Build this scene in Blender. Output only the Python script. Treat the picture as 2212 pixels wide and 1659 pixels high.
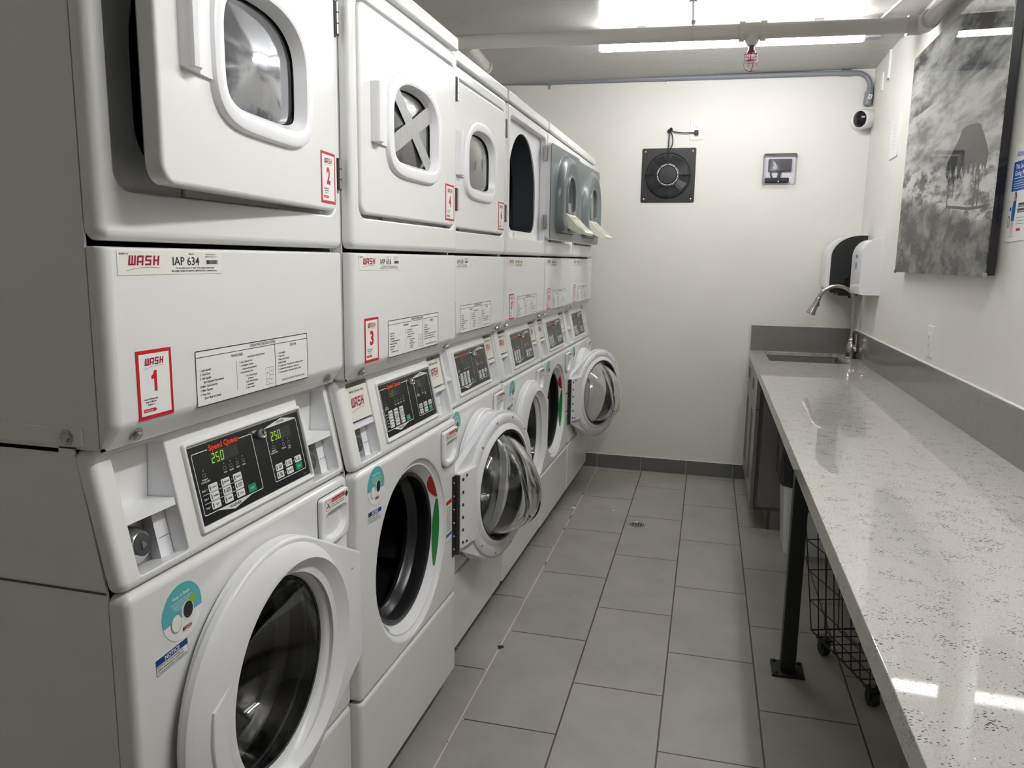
import bpy, bmesh, math, random
from math import sin, cos, pi, radians as R
from mathutils import Vector, Matrix
from mathutils.geometry import tessellate_polygon

for o in list(bpy.data.objects): bpy.data.objects.remove(o)
S = bpy.context.scene
C = S.collection

# ---------------------------------------------------------------- camera, world, light, exposure
cam_d = bpy.data.cameras.new('camera'); cam = bpy.data.objects.new('camera', cam_d); C.objects.link(cam)
cam_d.sensor_fit = 'HORIZONTAL'; cam_d.sensor_width = 36.0; cam_d.lens = 1657.48 / 2212 * 36.0
cam_d.clip_start = 0.02; cam_d.clip_end = 60
def set_cam(yaw, pitch, roll, h):
    y, p, r = R(yaw), R(pitch), R(roll)
    F = Vector((-sin(y)*cos(p), cos(y)*cos(p), sin(p))); R0 = Vector((cos(y), sin(y), 0)); U0 = R0.cross(F)
    Rt = cos(r)*R0 + sin(r)*U0; Up = -sin(r)*R0 + cos(r)*U0
    m = Matrix((Rt, Up, -F)).transposed().to_4x4(); m.translation = Vector((0, 0, h)); cam.matrix_world = m
set_cam(14.9842, -9.2498, 0.8799, 1.4325)
S.camera = cam
w = bpy.data.worlds.new('world'); S.world = w; w.use_nodes = True
w.node_tree.nodes['Background'].inputs[0].default_value = (0.8, 0.86, 1.0, 1); w.node_tree.nodes['Background'].inputs[1].default_value = 0.05
S.view_settings.view_transform = 'Standard'; S.view_settings.look = 'None'; S.view_settings.gamma = 1.0
S.view_settings.use_curve_mapping = False
S.view_settings.exposure = 1.2
TUBE = 24.0      # radiance of the ceiling tube in view
TUBE_FILL = 36.0      # radiance of an unseen fixture added to brighten the near machines
try:
    S.cycles.use_denoising = True; S.cycles.max_bounces = 11; S.cycles.transmission_bounces = 10; S.cycles.transparent_max_bounces = 12
    S.cycles.caustics_refractive = False; S.cycles.caustics_reflective = False; S.cycles.sample_clamp_indirect = 6.0
except Exception: pass

# ---------------------------------------------------------------- materials
MAT = {}
def mat(name, col, rough=0.5, metal=0.0, **k):
    m = bpy.data.materials.new(name); m.use_nodes = True; nt = m.node_tree; N = nt.nodes; L = nt.links; b = N['Principled BSDF']
    b.inputs['Base Color'].default_value = (*col, 1); b.inputs['Roughness'].default_value = rough; b.inputs['Metallic'].default_value = metal
    for a, v in k.items():
        if a in ('bump', 'var', 'bscale', 'vscale', 'bdist'): continue
        b.inputs[a.replace('_', ' ')].default_value = v
    tc = N.new('ShaderNodeTexCoord')
    if k.get('var', 0) > 0:
        n = N.new('ShaderNodeTexNoise'); n.inputs['Scale'].default_value = k.get('vscale', 3); n.inputs['Detail'].default_value = 4
        L.new(tc.outputs['Object'], n.inputs['Vector'])
        x = N.new('ShaderNodeMapRange'); x.inputs[3].default_value = 1-k['var']; x.inputs[4].default_value = 1+k['var']; L.new(n.outputs[0], x.inputs[0])
        h = N.new('ShaderNodeHueSaturation'); h.inputs['Color'].default_value = (*col, 1); L.new(x.outputs[0], h.inputs['Value']); L.new(h.outputs[0], b.inputs['Base Color'])
    if k.get('bump', 0) > 0:
        n = N.new('ShaderNodeTexNoise'); n.inputs['Scale'].default_value = k.get('bscale', 60); n.inputs['Detail'].default_value = 3
        L.new(tc.outputs['Object'], n.inputs['Vector'])
        p = N.new('ShaderNodeBump'); p.inputs['Strength'].default_value = k['bump']; p.inputs['Distance'].default_value = k.get('bdist', 0.002)
        L.new(n.outputs[0], p.inputs['Height']); L.new(p.outputs[0], b.inputs['Normal'])
    MAT[name] = m; return m
def srgb(r, g, b):
    f = lambda c: (c/255/12.92) if c/255 <= 0.04045 else ((c/255+0.055)/1.055)**2.4
    return (f(r), f(g), f(b))
mat('enamel', (0.77, 0.77, 0.765), 0.22, bump=0.12, bscale=90, bdist=0.0008, var=0.015, vscale=2.5)
mat('plastic_white', (0.83, 0.83, 0.85), 0.30, var=0.01)
mat('console_white', (0.80, 0.80, 0.79), 0.32, var=0.012)
mat('plastic_cream', (0.80, 0.79, 0.70), 0.4, var=0.02)
mat('card', (0.78, 0.76, 0.68), 0.5, var=0.02)
mat('paper', (0.84, 0.84, 0.82), 0.4, var=0.01)
mat('paper_cream', (0.80, 0.78, 0.72), 0.45, var=0.02)
mat('clear_label', (0.82, 0.82, 0.81), 0.28, var=0.01)
mat('panel_black', (0.012, 0.013, 0.014), 0.25, var=0.02)
mat('ink', (0.015, 0.015, 0.018), 0.5, var=0.02)
mat('ink_white', (0.72, 0.73, 0.72), 0.45, var=0.02)
mat('ink_grey', (0.25, 0.26, 0.26), 0.5, var=0.02)
mat('ink_red', srgb(196, 16, 40), 0.4, var=0.02)
mat('ink_wine', srgb(150, 20, 50), 0.4, var=0.02)
mat('ink_orange', srgb(226, 62, 28), 0.4, var=0.02)
mat('ink_green', srgb(10, 140, 95), 0.4, var=0.02)
mat('sticker_green', srgb(30, 130, 60), 0.4, var=0.02)
mat('sticker_red', srgb(190, 30, 45), 0.4, var=0.02)
mat('sticker_teal', srgb(85, 178, 180), 0.4, var=0.02)
mat('sticker_blue', srgb(25, 55, 135), 0.4, var=0.02)
mat('poster_blue', srgb(40, 95, 175), 0.35, var=0.02)
mat('leaf_green', srgb(140, 190, 60), 0.4, var=0.02)
mat('skin_print', srgb(215, 165, 140), 0.4, var=0.02)
mat('hair_print', srgb(50, 30, 28), 0.4, var=0.02)
mat('display_dark', (0.035, 0.036, 0.034), 0.2, var=0.02)
mat('rubber', (0.012, 0.012, 0.013), 0.45, var=0.05)
mat('gasket', (0.02, 0.02, 0.021), 0.28, var=0.05)
mat('cavity', (0.008, 0.009, 0.010), 0.35, var=0.05)
mat('drum_steel', (0.018, 0.019, 0.021), 0.30, 0.5, var=0.05)
mat('drum_blue', (0.035, 0.045, 0.05), 0.45, var=0.05)
mat('liner_grey', srgb(112, 119, 121), 0.30, bump=0.1, bscale=70, var=0.03)
mat('recess_grey', (0.42, 0.42, 0.41), 0.4, var=0.02)
mat('chrome', (0.75, 0.75, 0.76), 0.12, 1.0, var=0.02)
mat('steel', (0.50, 0.49, 0.47), 0.30, 1.0, bump=0.06, bscale=200, var=0.04)
mat('zinc', (0.42, 0.41, 0.40), 0.38, 1.0, var=0.12, vscale=30)
mat('hinge_dark', (0.10, 0.095, 0.09), 0.35, 0.8, var=0.1, vscale=40)
mat('nickel', (0.46, 0.43, 0.39), 0.24, 1.0, var=0.03)
mat('black_steel', (0.012, 0.012, 0.013), 0.45, bump=0.1, var=0.05)
mat('black_plastic', (0.012, 0.012, 0.013), 0.5, var=0.05)
mat('black_gloss', (0.010, 0.010, 0.012), 0.12, var=0.05)
mat('white_gloss', (0.80, 0.80, 0.82), 0.22, var=0.01)
mat('bag_black', (0.014, 0.015, 0.018), 0.35, bump=0.8, bscale=40, bdist=0.01, var=0.1)
mat('conduit_grey', srgb(128, 132, 140), 0.4, var=0.03)
mat('pipe_paint', (0.62, 0.60, 0.57), 0.42, bump=0.25, bscale=30, bdist=0.002, var=0.03)
mat('brass_red', srgb(150, 60, 75), 0.35, 0.4, var=0.03)
mat('cab_grey', (0.25, 0.245, 0.235), 0.35, var=0.03)
mat('outlet_white', (0.80, 0.80, 0.78), 0.3, var=0.01)
mat('tape', (0.36, 0.36, 0.355), 0.45, bump=0.5, bscale=60, bdist=0.003, var=0.06, vscale=12)
mat('dark_grey', (0.06, 0.062, 0.065), 0.4, var=0.05)
mat('silver_ring', (0.62, 0.62, 0.60), 0.35, 0.9, var=0.03)
mat('paper_scrap_white', (0.85, 0.85, 0.84), 0.6, var=0.02)
mat('caulk', (0.75, 0.73, 0.70), 0.5, var=0.02)
mat('window_grey', (0.06, 0.06, 0.058), 0.30, Coat_Weight=1.0, Coat_Roughness=0.03, var=0.06, vscale=4)
mat('window_mirror', (0.36, 0.37, 0.40), 0.10, 0.85, bump=0.5, bscale=5, bdist=0.01, Coat_Weight=1.0, Coat_Roughness=0.02, var=0.35, vscale=7)
mat('glass', (1, 1, 1), 0.0, Transmission_Weight=1.0, IOR=1.5)
def clear_mat():
    m = bpy.data.materials.new('clear_plastic'); m.use_nodes = True; nt = m.node_tree; N = nt.nodes; L = nt.links; N.remove(N['Principled BSDF'])
    tr = N.new('ShaderNodeBsdfTransparent'); tr.inputs[0].default_value = (0.93, 0.92, 0.955, 1); gl = N.new('ShaderNodeBsdfGlossy'); gl.inputs['Roughness'].default_value = .06
    fr = N.new('ShaderNodeFresnel'); fr.inputs[0].default_value = 1.25; mx = N.new('ShaderNodeMixShader'); L.new(fr.outputs[0], mx.inputs[0]); L.new(tr.outputs[0], mx.inputs[1]); L.new(gl.outputs[0], mx.inputs[2]); L.new(mx.outputs[0], N['Material Output'].inputs[0]); MAT['clear_plastic'] = m
clear_mat()
def emis(name, col, s):
    m = mat(name, (0, 0, 0), 0.4); b = m.node_tree.nodes['Principled BSDF']
    b.inputs['Emission Color'].default_value = (*col, 1); b.inputs['Emission Strength'].default_value = s
    return m
emis('tube_light', (0.99, 0.99, 0.985), TUBE); emis('tube_light_fill', (0.99, 0.99, 0.985), TUBE_FILL)
emis('led_green', (0.42, 1.0, 0.03), 0.36); emis('led_green_dim', (0.3, 0.85, 0.03), 0.11)
mat('led_off', (0.03, 0.029, 0.026), 0.4)

def wall_mat():
    m = mat('wall_paint', (0.72, 0.70, 0.655), 0.42); nt = m.node_tree; N = nt.nodes; L = nt.links; b = N['Principled BSDF']
    tc = N.new('ShaderNodeTexCoord'); n = N.new('ShaderNodeTexNoise'); n.inputs['Scale'].default_value = 2.2; n.inputs['Detail'].default_value = 6
    L.new(tc.outputs['Object'], n.inputs['Vector']); r = N.new('ShaderNodeValToRGB'); L.new(n.outputs[0], r.inputs[0])
    r.color_ramp.elements[0].position = .3; r.color_ramp.elements[0].color = (0.73, 0.712, 0.668, 1); r.color_ramp.elements[1].position = .7; r.color_ramp.elements[1].color = (0.78, 0.764, 0.722, 1)
    L.new(r.outputs[0], b.inputs['Base Color'])
    n2 = N.new('ShaderNodeTexNoise'); n2.inputs['Scale'].default_value = 6; n2.inputs['Detail'].default_value = 8; L.new(tc.outputs['Object'], n2.inputs['Vector'])
    p = N.new('ShaderNodeBump'); p.inputs['Strength'].default_value = .35; p.inputs['Distance'].default_value = .006; L.new(n2.outputs[0], p.inputs['Height']); L.new(p.outputs[0], b.inputs['Normal'])
wall_mat()
def ceiling_mat():
    m = mat('ceiling_paint', (0.60, 0.59, 0.56), 0.24, Specular_IOR_Level=0.35); nt = m.node_tree; N = nt.nodes; L = nt.links; b = N['Principled BSDF']
    tc = N.new('ShaderNodeTexCoord'); mp = N.new('ShaderNodeMapping'); mp.inputs['Scale'].default_value = (1.0, 5, 1); L.new(tc.outputs['Object'], mp.inputs[0])
    n = N.new('ShaderNodeTexNoise'); n.inputs['Scale'].default_value = 9; n.inputs['Detail'].default_value = 8; n.inputs['Roughness'].default_value = .7; L.new(mp.outputs[0], n.inputs['Vector'])
    p = N.new('ShaderNodeBump'); p.inputs['Strength'].default_value = .5; p.inputs['Distance'].default_value = .006; L.new(n.outputs[0], p.inputs['Height']); L.new(p.outputs[0], b.inputs['Normal'])
    r = N.new('ShaderNodeValToRGB'); L.new(n.outputs[0], r.inputs[0]); r.color_ramp.elements[0].position = .28; r.color_ramp.elements[0].color = (0.30, 0.29, 0.27, 1)
    r.color_ramp.elements[1].position = .40; r.color_ramp.elements[1].color = (0.44, 0.43, 0.405, 1); L.new(r.outputs[0], b.inputs['Base Color'])
ceiling_mat()
def floor_mat():
    m = mat('floor_tile', (0.2, 0.2, 0.18), 0.42); nt = m.node_tree; N = nt.nodes; L = nt.links; b = N['Principled BSDF']
    tc = N.new('ShaderNodeTexCoord'); mp = N.new('ShaderNodeMapping'); mp.vector_type = 'POINT'
    # object coords are already in the tile frame (x across, y along); swap so bricks run along y
    sp = N.new('ShaderNodeSeparateXYZ'); cb = N.new('ShaderNodeCombineXYZ'); L.new(tc.outputs['Object'], sp.inputs[0])
    L.new(sp.outputs[1], cb.inputs[0]); L.new(sp.outputs[0], cb.inputs[1]); L.new(cb.outputs[0], mp.inputs[0])
    mp.inputs['Location'].default_value = (-0.355*0.6045, 0, 0)
    br = N.new('ShaderNodeTexBrick'); br.offset = 0.5; br.offset_frequency = 2; br.squash = 1
    br.inputs['Scale'].default_value = 1; br.inputs['Mortar Size'].default_value = 0.0030; br.inputs['Mortar Smooth'].default_value = 0.2; br.inputs['Bias'].default_value = 0
    br.inputs['Brick Width'].default_value = 0.6045; br.inputs['Row Height'].default_value = 0.3048
    br.inputs['Color1'].default_value = (0.330, 0.318, 0.282, 1); br.inputs['Color2'].default_value = (0.355, 0.342, 0.305, 1)
    L.new(mp.outputs[0], br.inputs['Vector'])
    n = N.new('ShaderNodeTexNoise'); n.inputs['Scale'].default_value = 3.5; n.inputs['Detail'].default_value = 7; n.inputs['Roughness'].default_value = .6; L.new(tc.outputs['Object'], n.inputs['Vector'])
    mr = N.new('ShaderNodeMapRange'); mr.inputs[1].default_value = .3; mr.inputs[2].default_value = .7; mr.inputs[3].default_value = .86; mr.inputs[4].default_value = 1.12; L.new(n.outputs[0], mr.inputs[0])
    # grout: dark, but pale in the joint nearest the machines
    gm = N.new('ShaderNodeMath'); gm.operation = 'COMPARE'; gm.inputs[1].default_value = -0.3048; gm.inputs[2].default_value = 0.01; L.new(sp.outputs[0], gm.inputs[0])
    n3 = N.new('ShaderNodeTexNoise'); n3.inputs['Scale'].default_value = 9; L.new(tc.outputs['Object'], n3.inputs['Vector'])
    g2 = N.new('ShaderNodeMath'); g2.operation = 'GREATER_THAN'; g2.inputs[1].default_value = .38; L.new(n3.outputs[0], g2.inputs[0])
    g3 = N.new('ShaderNodeMath'); g3.operation = 'MULTIPLY'; L.new(gm.outputs[0], g3.inputs[0]); L.new(g2.outputs[0], g3.inputs[1])
    mg = N.new('ShaderNodeMix'); mg.data_type = 'RGBA'; mg.inputs[6].default_value = (0.062, 0.048, 0.035, 1); mg.inputs[7].default_value = (0.62, 0.58, 0.49, 1); L.new(g3.outputs[0], mg.inputs[0])
    L.new(mg.outputs[2], br.inputs['Mortar'])
    h = N.new('ShaderNodeHueSaturation'); L.new(br.outputs['Color'], h.inputs['Color']); L.new(mr.outputs[0], h.inputs['Value']); L.new(h.outputs[0], b.inputs['Base Color'])
    p = N.new('ShaderNodeBump'); p.inputs['Strength'].default_value = .6; p.inputs['Distance'].default_value = .002; p.invert = True; L.new(br.outputs['Fac'], p.inputs['Height']); L.new(p.outputs[0], b.inputs['Normal'])
floor_mat()
def quartz(name, base, dark, rough):
    m = mat(name, base, rough); nt = m.node_tree; N = nt.nodes; L = nt.links; b = N['Principled BSDF']
    tc = N.new('ShaderNodeTexCoord'); mp = N.new('ShaderNodeMapping'); mp.inputs['Rotation'].default_value = (0, 0, .5); mp.inputs['Scale'].default_value = (1, 1.9, 1.3); L.new(tc.outputs['Object'], mp.inputs[0])
    v = N.new('ShaderNodeTexVoronoi'); v.inputs['Scale'].default_value = 215; v.inputs['Randomness'].default_value = 1; L.new(mp.outputs[0], v.inputs['Vector'])
    sep = N.new('ShaderNodeSeparateColor'); L.new(v.outputs['Color'], sep.inputs[0])
    big = N.new('ShaderNodeTexNoise'); big.inputs['Scale'].default_value = 22; L.new(tc.outputs['Object'], big.inputs['Vector'])
    th = N.new('ShaderNodeMath'); th.operation = 'MULTIPLY'; L.new(sep.outputs[0], th.inputs[0]); L.new(big.outputs[0], th.inputs[1])
    # chip size grows with the cell's random value
    a = N.new('ShaderNodeMapRange'); a.inputs[1].default_value = .28; a.inputs[2].default_value = .62; a.inputs[3].default_value = .0; a.inputs[4].default_value = .62; L.new(th.outputs[0], a.inputs[0])
    lt = N.new('ShaderNodeMath'); lt.operation = 'LESS_THAN'; L.new(v.outputs['Distance'], lt.inputs[0]); L.new(a.outputs[0], lt.inputs[1])
    v2 = N.new('ShaderNodeTexVoronoi'); v2.inputs['Scale'].default_value = 900; L.new(tc.outputs['Object'], v2.inputs['Vector'])
    r2 = N.new('ShaderNodeValToRGB'); s2 = N.new('ShaderNodeSeparateColor'); L.new(v2.outputs['Color'], s2.inputs[0]); L.new(s2.outputs[1], r2.inputs[0])
    r2.color_ramp.elements[0].color = (*[c*.85 for c in base], 1); r2.color_ramp.elements[1].color = (*[min(1, c*1.12) for c in base], 1)
    mx = N.new('ShaderNodeMix'); mx.data_type = 'RGBA'; L.new(lt.outputs[0], mx.inputs[0]); L.new(r2.outputs[0], mx.inputs[6]); mx.inputs[7].default_value = (*dark, 1)
    # rare bright mica flecks
    v3 = N.new('ShaderNodeTexVoronoi'); v3.inputs['Scale'].default_value = 40; L.new(tc.outputs['Object'], v3.inputs['Vector'])
    l3 = N.new('ShaderNodeMath'); l3.operation = 'LESS_THAN'; l3.inputs[1].default_value = .045; L.new(v3.outputs['Distance'], l3.inputs[0])
    m3 = N.new('ShaderNodeMix'); m3.data_type = 'RGBA'; L.new(l3.outputs[0], m3.inputs[0]); L.new(mx.outputs[2], m3.inputs[6]); m3.inputs[7].default_value = (.9, .9, .88, 1)
    L.new(m3.outputs[2], b.inputs['Base Color'])
quartz('quartz', (0.47, 0.456, 0.43), (0.06, 0.057, 0.054), 0.03)
quartz('quartz_shaded', (0.20, 0.190, 0.178), (0.14, 0.132, 0.124), 0.10)  # same quartz as the slab, with the upright face's shade put into its colour
def art_mat():
    m = mat('art_print', (0.3, 0.3, 0.3), 0.8, Specular_IOR_Level=0.1, Coat_Weight=0.5, Coat_Roughness=0.01); nt = m.node_tree; N = nt.nodes; L = nt.links; b = N['Principled BSDF']
    tc = N.new('ShaderNodeTexCoord'); sp = N.new('ShaderNodeSeparateXYZ'); L.new(tc.outputs['Object'], sp.inputs[0])
    def noise(sc, scale, det, rot=0, dist=0):
        mp = N.new('ShaderNodeMapping'); mp.inputs['Scale'].default_value = scale; mp.inputs['Rotation'].default_value = (0, 0, rot); L.new(tc.outputs['Object'], mp.inputs[0])
        n = N.new('ShaderNodeTexNoise'); n.inputs['Scale'].default_value = sc; n.inputs['Detail'].default_value = det; n.inputs['Roughness'].default_value = .65; n.inputs['Distortion'].default_value = dist
        L.new(mp.outputs[0], n.inputs['Vector']); return n
    def ramp(n, a, ca, bb, cb):
        r = N.new('ShaderNodeValToRGB'); L.new(n.outputs[0], r.inputs[0]); r.color_ramp.elements[0].position = a; r.color_ramp.elements[0].color = (ca, ca, ca*.96, 1)
        r.color_ramp.elements[1].position = bb; r.color_ramp.elements[1].color = (cb, cb, cb*.97, 1); return r
    sky = ramp(noise(4.5, (.55, 1.9, 1), 8, .12, .25), .40, .035, .62, .46)
    hill = ramp(noise(6, (.5, 2.2, 1), 10, -.1, .15), .38, .14, .58, .50)
    rock = ramp(noise(7, (.7, 1.2, 1), 8, 0, .3), .44, .022, .62, .22)
    foam = ramp(noise(11, (.6, 1.8, 1), 9, .1, .3), .42, .08, .56, .55)
    def below(z, wob, soft, sl=0):
        n = noise(5, (1, .2, 1), 5); a = N.new('ShaderNodeMath'); a.operation = 'MULTIPLY_ADD'; L.new(n.outputs[0], a.inputs[0]); a.inputs[1].default_value = wob; q_ = N.new('ShaderNodeMath'); q_.operation = 'MULTIPLY_ADD'; L.new(sp.outputs[0], q_.inputs[0]); q_.inputs[1].default_value = sl; L.new(sp.outputs[1], q_.inputs[2]); L.new(q_.outputs[0], a.inputs[2])
        r = N.new('ShaderNodeMapRange'); r.inputs[1].default_value = z-soft+wob*.5; r.inputs[2].default_value = z+soft+wob*.5; r.inputs[3].default_value = 1; r.inputs[4].default_value = 0; L.new(a.outputs[0], r.inputs[0]); return r
    def mix(f, a, c):
        x = N.new('ShaderNodeMix'); x.data_type = 'RGBA'; L.new(f.outputs[0], x.inputs[0]); L.new(a, x.inputs[6]); L.new(c, x.inputs[7]); return x.outputs[2]
    c = mix(below(.680, .015, .004), sky.outputs[0], hill.outputs[0]); c = mix(below(.46, .10, .04, .06), c, foam.outputs[0]); c = mix(below(.33, .16, .02, .13), c, rock.outputs[0])
    L.new(c, b.inputs['Base Color'])
art_mat()

# ---------------------------------------------------------------- mesh helpers
class G:
    def __init__(s): s.v = []; s.f = []; s.m = []
    def add(s, v, f, m): 
        k = len(s.v); s.v += [tuple(p) for p in v]; s.f += [tuple(i+k for i in q) for q in f]; s.m += [m]*len(f); return s
    def box(s, x0, x1, y0, y1, z0, z1, m, r=0, seg=2):
        if r <= 0:
            v = [(x, y, z) for z in (z0, z1) for y in (y0, y1) for x in (x0, x1)]
            s.add(v, [(0, 2, 3, 1), (4, 5, 7, 6), (0, 1, 5, 4), (2, 6, 7, 3), (0, 4, 6, 2), (1, 3, 7, 5)], m)
        else:
            bm = bmesh.new(); bmesh.ops.create_cube(bm, size=1)
            for q in bm.verts: q.co = Vector(((x0+x1)/2+q.co.x*(x1-x0), (y0+y1)/2+q.co.y*(y1-y0), (z0+z1)/2+q.co.z*(z1-z0)))
            bmesh.ops.bevel(bm, geom=bm.edges[:], offset=r, segments=seg, profile=.5, affect='EDGES')
            bm.verts.index_update(); s.add([q.co[:] for q in bm.verts], [[q.index for q in f.verts] for f in bm.faces], m); bm.free()
        return s
    def strip(s, loops, m, close=True, cap0=False, cap1=False):
        n = len(loops[0]); v = [p for l in loops for p in l]; f = []
        for k in range(len(loops)-1):
            for i in range(n if close else n-1):
                j = (i+1) % n; f.append((k*n+i, k*n+j, (k+1)*n+j, (k+1)*n+i))
        if cap0: f.append(tuple(range(n))[::-1])
        if cap1: f.append(tuple((len(loops)-1)*n+i for i in range(n)))
        return s.add(v, f, m)
    def tube(s, pts, r, m, seg=12, cap=True, closed=False):
        pts = [Vector(p) for p in pts]; n = len(pts); loops = []; up = None
        for i, p in enumerate(pts):
            if closed: t = (pts[(i+1) % n]-pts[i-1]).normalized()
            else: t = ((pts[min(i+1, n-1)]-p).normalized()+(p-pts[max(i-1, 0)]).normalized()).normalized()
            if up is None: up = t.orthogonal().normalized()
            up = (up-t*up.dot(t)).normalized(); b = t.cross(up); rr = r[i] if isinstance(r, (list, tuple)) else r
            loops.append([p+up*rr*cos(2*pi*k/seg)+b*rr*sin(2*pi*k/seg) for k in range(seg)])
        if closed: loops.append(loops[0])
        return s.strip(loops, m, cap0=cap and not closed, cap1=cap and not closed)
    def cyl(s, p0, p1, r, m, seg=20, r1=None): return s.tube([p0, p1], [r, r if r1 is None else r1], m, seg)
    def lathe(s, prof, cen, T, m, seg=48, cap=False, a0=0, a1=2*pi):
        full = abs(a1-a0-2*pi) < 1e-6; n = seg if full else seg+1
        loops = [[T(cen[0]+r*cos(a0+(a1-a0)*k/seg), cen[1]+r*sin(a0+(a1-a0)*k/seg), h) for k in range(n)] for r, h in prof]
        return s.strip(loops, m, close=full, cap1=cap)
    def fill(s, outer, holes, h, T, m):
        pl = [[Vector((a, b, 0)) for a, b in L] for L in [outer]+holes]; tri = tessellate_polygon(pl)
        v = [T(a, b, h) for L in [outer]+holes for a, b in L]; return s.add(v, [tuple(t) for t in tri], m)
    def plate(s, outer, holes, h0, h1, T, m, r=0, rh=0, back=True, seg=4, mh=None):
        def wall(L, rad, sg):
            ks = [(0, h0)]+([(rad*(1-cos(pi/2*k/seg)), h1-rad+rad*sin(pi/2*k/seg)) for k in range(seg+1)] if rad > 0 else [(0, h1)])
            ls = [off(L, -sg*d) for d, _ in ks]; s.strip([[T(a, b, h) for a, b in l] for l, (_, h) in zip(ls, ks)], m if sg > 0 or mh is None else mh); return ls[-1]
        o = wall(outer, r, 1); hs = [wall(L, rh, -1) for L in holes]; s.fill(o, hs, h1, T, m)
        if back: s.fill(outer, holes, h0, T, m)
        return s
def off(L, d):
    """offset a CCW loop outwards by d"""
    if abs(d) < 1e-9: return L
    n = len(L); out = []
    for i in range(n):
        p0, p1, p2 = Vector(L[i-1]), Vector(L[i]), Vector(L[(i+1) % n]); e1 = (p1-p0).normalized(); e2 = (p2-p1).normalized()
        n1 = Vector((e1.y, -e1.x)); n2 = Vector((e2.y, -e2.x)); q = (n1+n2).normalized(); k = d/max(.35, q.dot(n1)); out.append((p1.x+q.x*k, p1.y+q.y*k))
    return out
def rrect(x0, x1, y0, y1, r, n=6):
    if not isinstance(r, (tuple, list)): r = (r,)*4   # bl, br, tr, tl
    out = []
    for (cx, cy, a), q in zip((((x0, y0, pi)), (x1, y0, 1.5*pi), (x1, y1, 0), (x0, y1, .5*pi)), r):
        sx = 1 if cx == x0 else -1; sy = 1 if cy == y0 else -1
        for k in range(n+1): t = a+pi/2*k/n; out.append((cx+sx*q+q*cos(t), cy+sy*q+q*sin(t)))
    return out
def circ(cx, cy, r, n=48, ry=None): return [(cx+r*cos(2*pi*k/n), cy+(ry or r)*sin(2*pi*k/n)) for k in range(n)]
def win(cx, cy, w, h, n=48):
    out = []
    for k in range(n):
        a = 2*pi*k/n; e = 2.5 if sin(a) > 0 else 4.2; c_, s_ = cos(a), sin(a)
        out.append((cx+w/2*math.copysign(abs(c_)**(2/e), c_), cy+h/2*math.copysign(abs(s_)**(2/e), s_)))
    return out
def arch(cx, hw, zt, zb, rc, n=48):
    """dome on top, rounded corners at the foot"""
    out = []; k1 = n//2; zc = zt-hw*1.0
    for k in range(k1+1): a = pi*k/k1; out.append((cx+hw*cos(a), zc+hw*sin(a)))
    m = (n-k1-1)//2
    for k in range(m): t = pi+pi/2*k/max(1, m-1); out.append((cx-hw+rc+rc*cos(t), zb+rc+rc*sin(t)))
    m2 = n-k1-1-m
    for k in range(m2): t = 1.5*pi+pi/2*k/max(1, m2-1); out.append((cx+hw-rc+rc*cos(t), zb+rc+rc*sin(t)))
    return out
TN = lambda a, b, h: (h, a, b)          # across = y, up = z, out = x   (machine fronts)
TZ = lambda a, b, h: (a, b, h)
TB = lambda a, b, h: (a, -h, b)         # across = x, up = z, out = -y  (back wall)
MESH = {}
def mesh(name, g, sharp=35, smooth=True):
    me = bpy.data.meshes.new(name); ms = []
    for k in g.m:
        if k not in ms: ms.append(k)
    me.from_pydata(g.v, [], g.f)
    for k in ms: me.materials.append(MAT[k])
    me.polygons.foreach_set('material_index', [ms.index(k) for k in g.m])
    bm = bmesh.new(); bm.from_mesh(me)
    bmesh.ops.remove_doubles(bm, verts=bm.verts, dist=1e-6)
    bmesh.ops.recalc_face_normals(bm, faces=bm.faces)
    lim = R(sharp)
    for f in bm.faces: f.smooth = smooth
    for e in bm.edges:
        if len(e.link_faces) > 2 or len(e.link_faces) == 2 and (e.calc_face_angle(0) > lim or e.link_faces[0].material_index != e.link_faces[1].material_index): e.smooth = False
    bm.to_mesh(me); bm.free(); return me
def put(name, me, parent=None, M=None):
    o = bpy.data.objects.new(name, me); C.objects.link(o)
    if me is not None and len(me.polygons) < 6000:
        md = o.modifiers.new('normals', 'WEIGHTED_NORMAL'); md.keep_sharp = True; md.mode = 'FACE_AREA'; md.weight = 50
    if parent is not None: o.parent = parent
    if M is not None: o.matrix_local = M if isinstance(M, Matrix) else Matrix.Translation(M)
    return o
def obj(name, g, parent=None, M=None, **k): return put(name, mesh(name, g, **k), parent, M)
def part(name, key, fn, parent, M=None, label=None, **k):
    if key not in MESH: MESH[key] = mesh(name, fn(), **k)
    o = put(name, MESH[key], parent, M)
    if label: o['label'] = label
    return o
def thing(name, label, cat, loc=(0, 0, 0), rz=0, group=None):
    o = put(name, None, None, Matrix.Translation(loc) @ Matrix.Rotation(rz, 4, 'Z')); return tag(o, label, cat, group)
def tag(o, label, cat, group=None):
    o['label'] = label; o['category'] = cat
    if group: o['group'] = group
    return o
def struct(name, g, M=None, parent=None, **k):
    o = obj(name, g, parent, M, **k)
    if parent is None: o['kind'] = 'structure'
    return o

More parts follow.
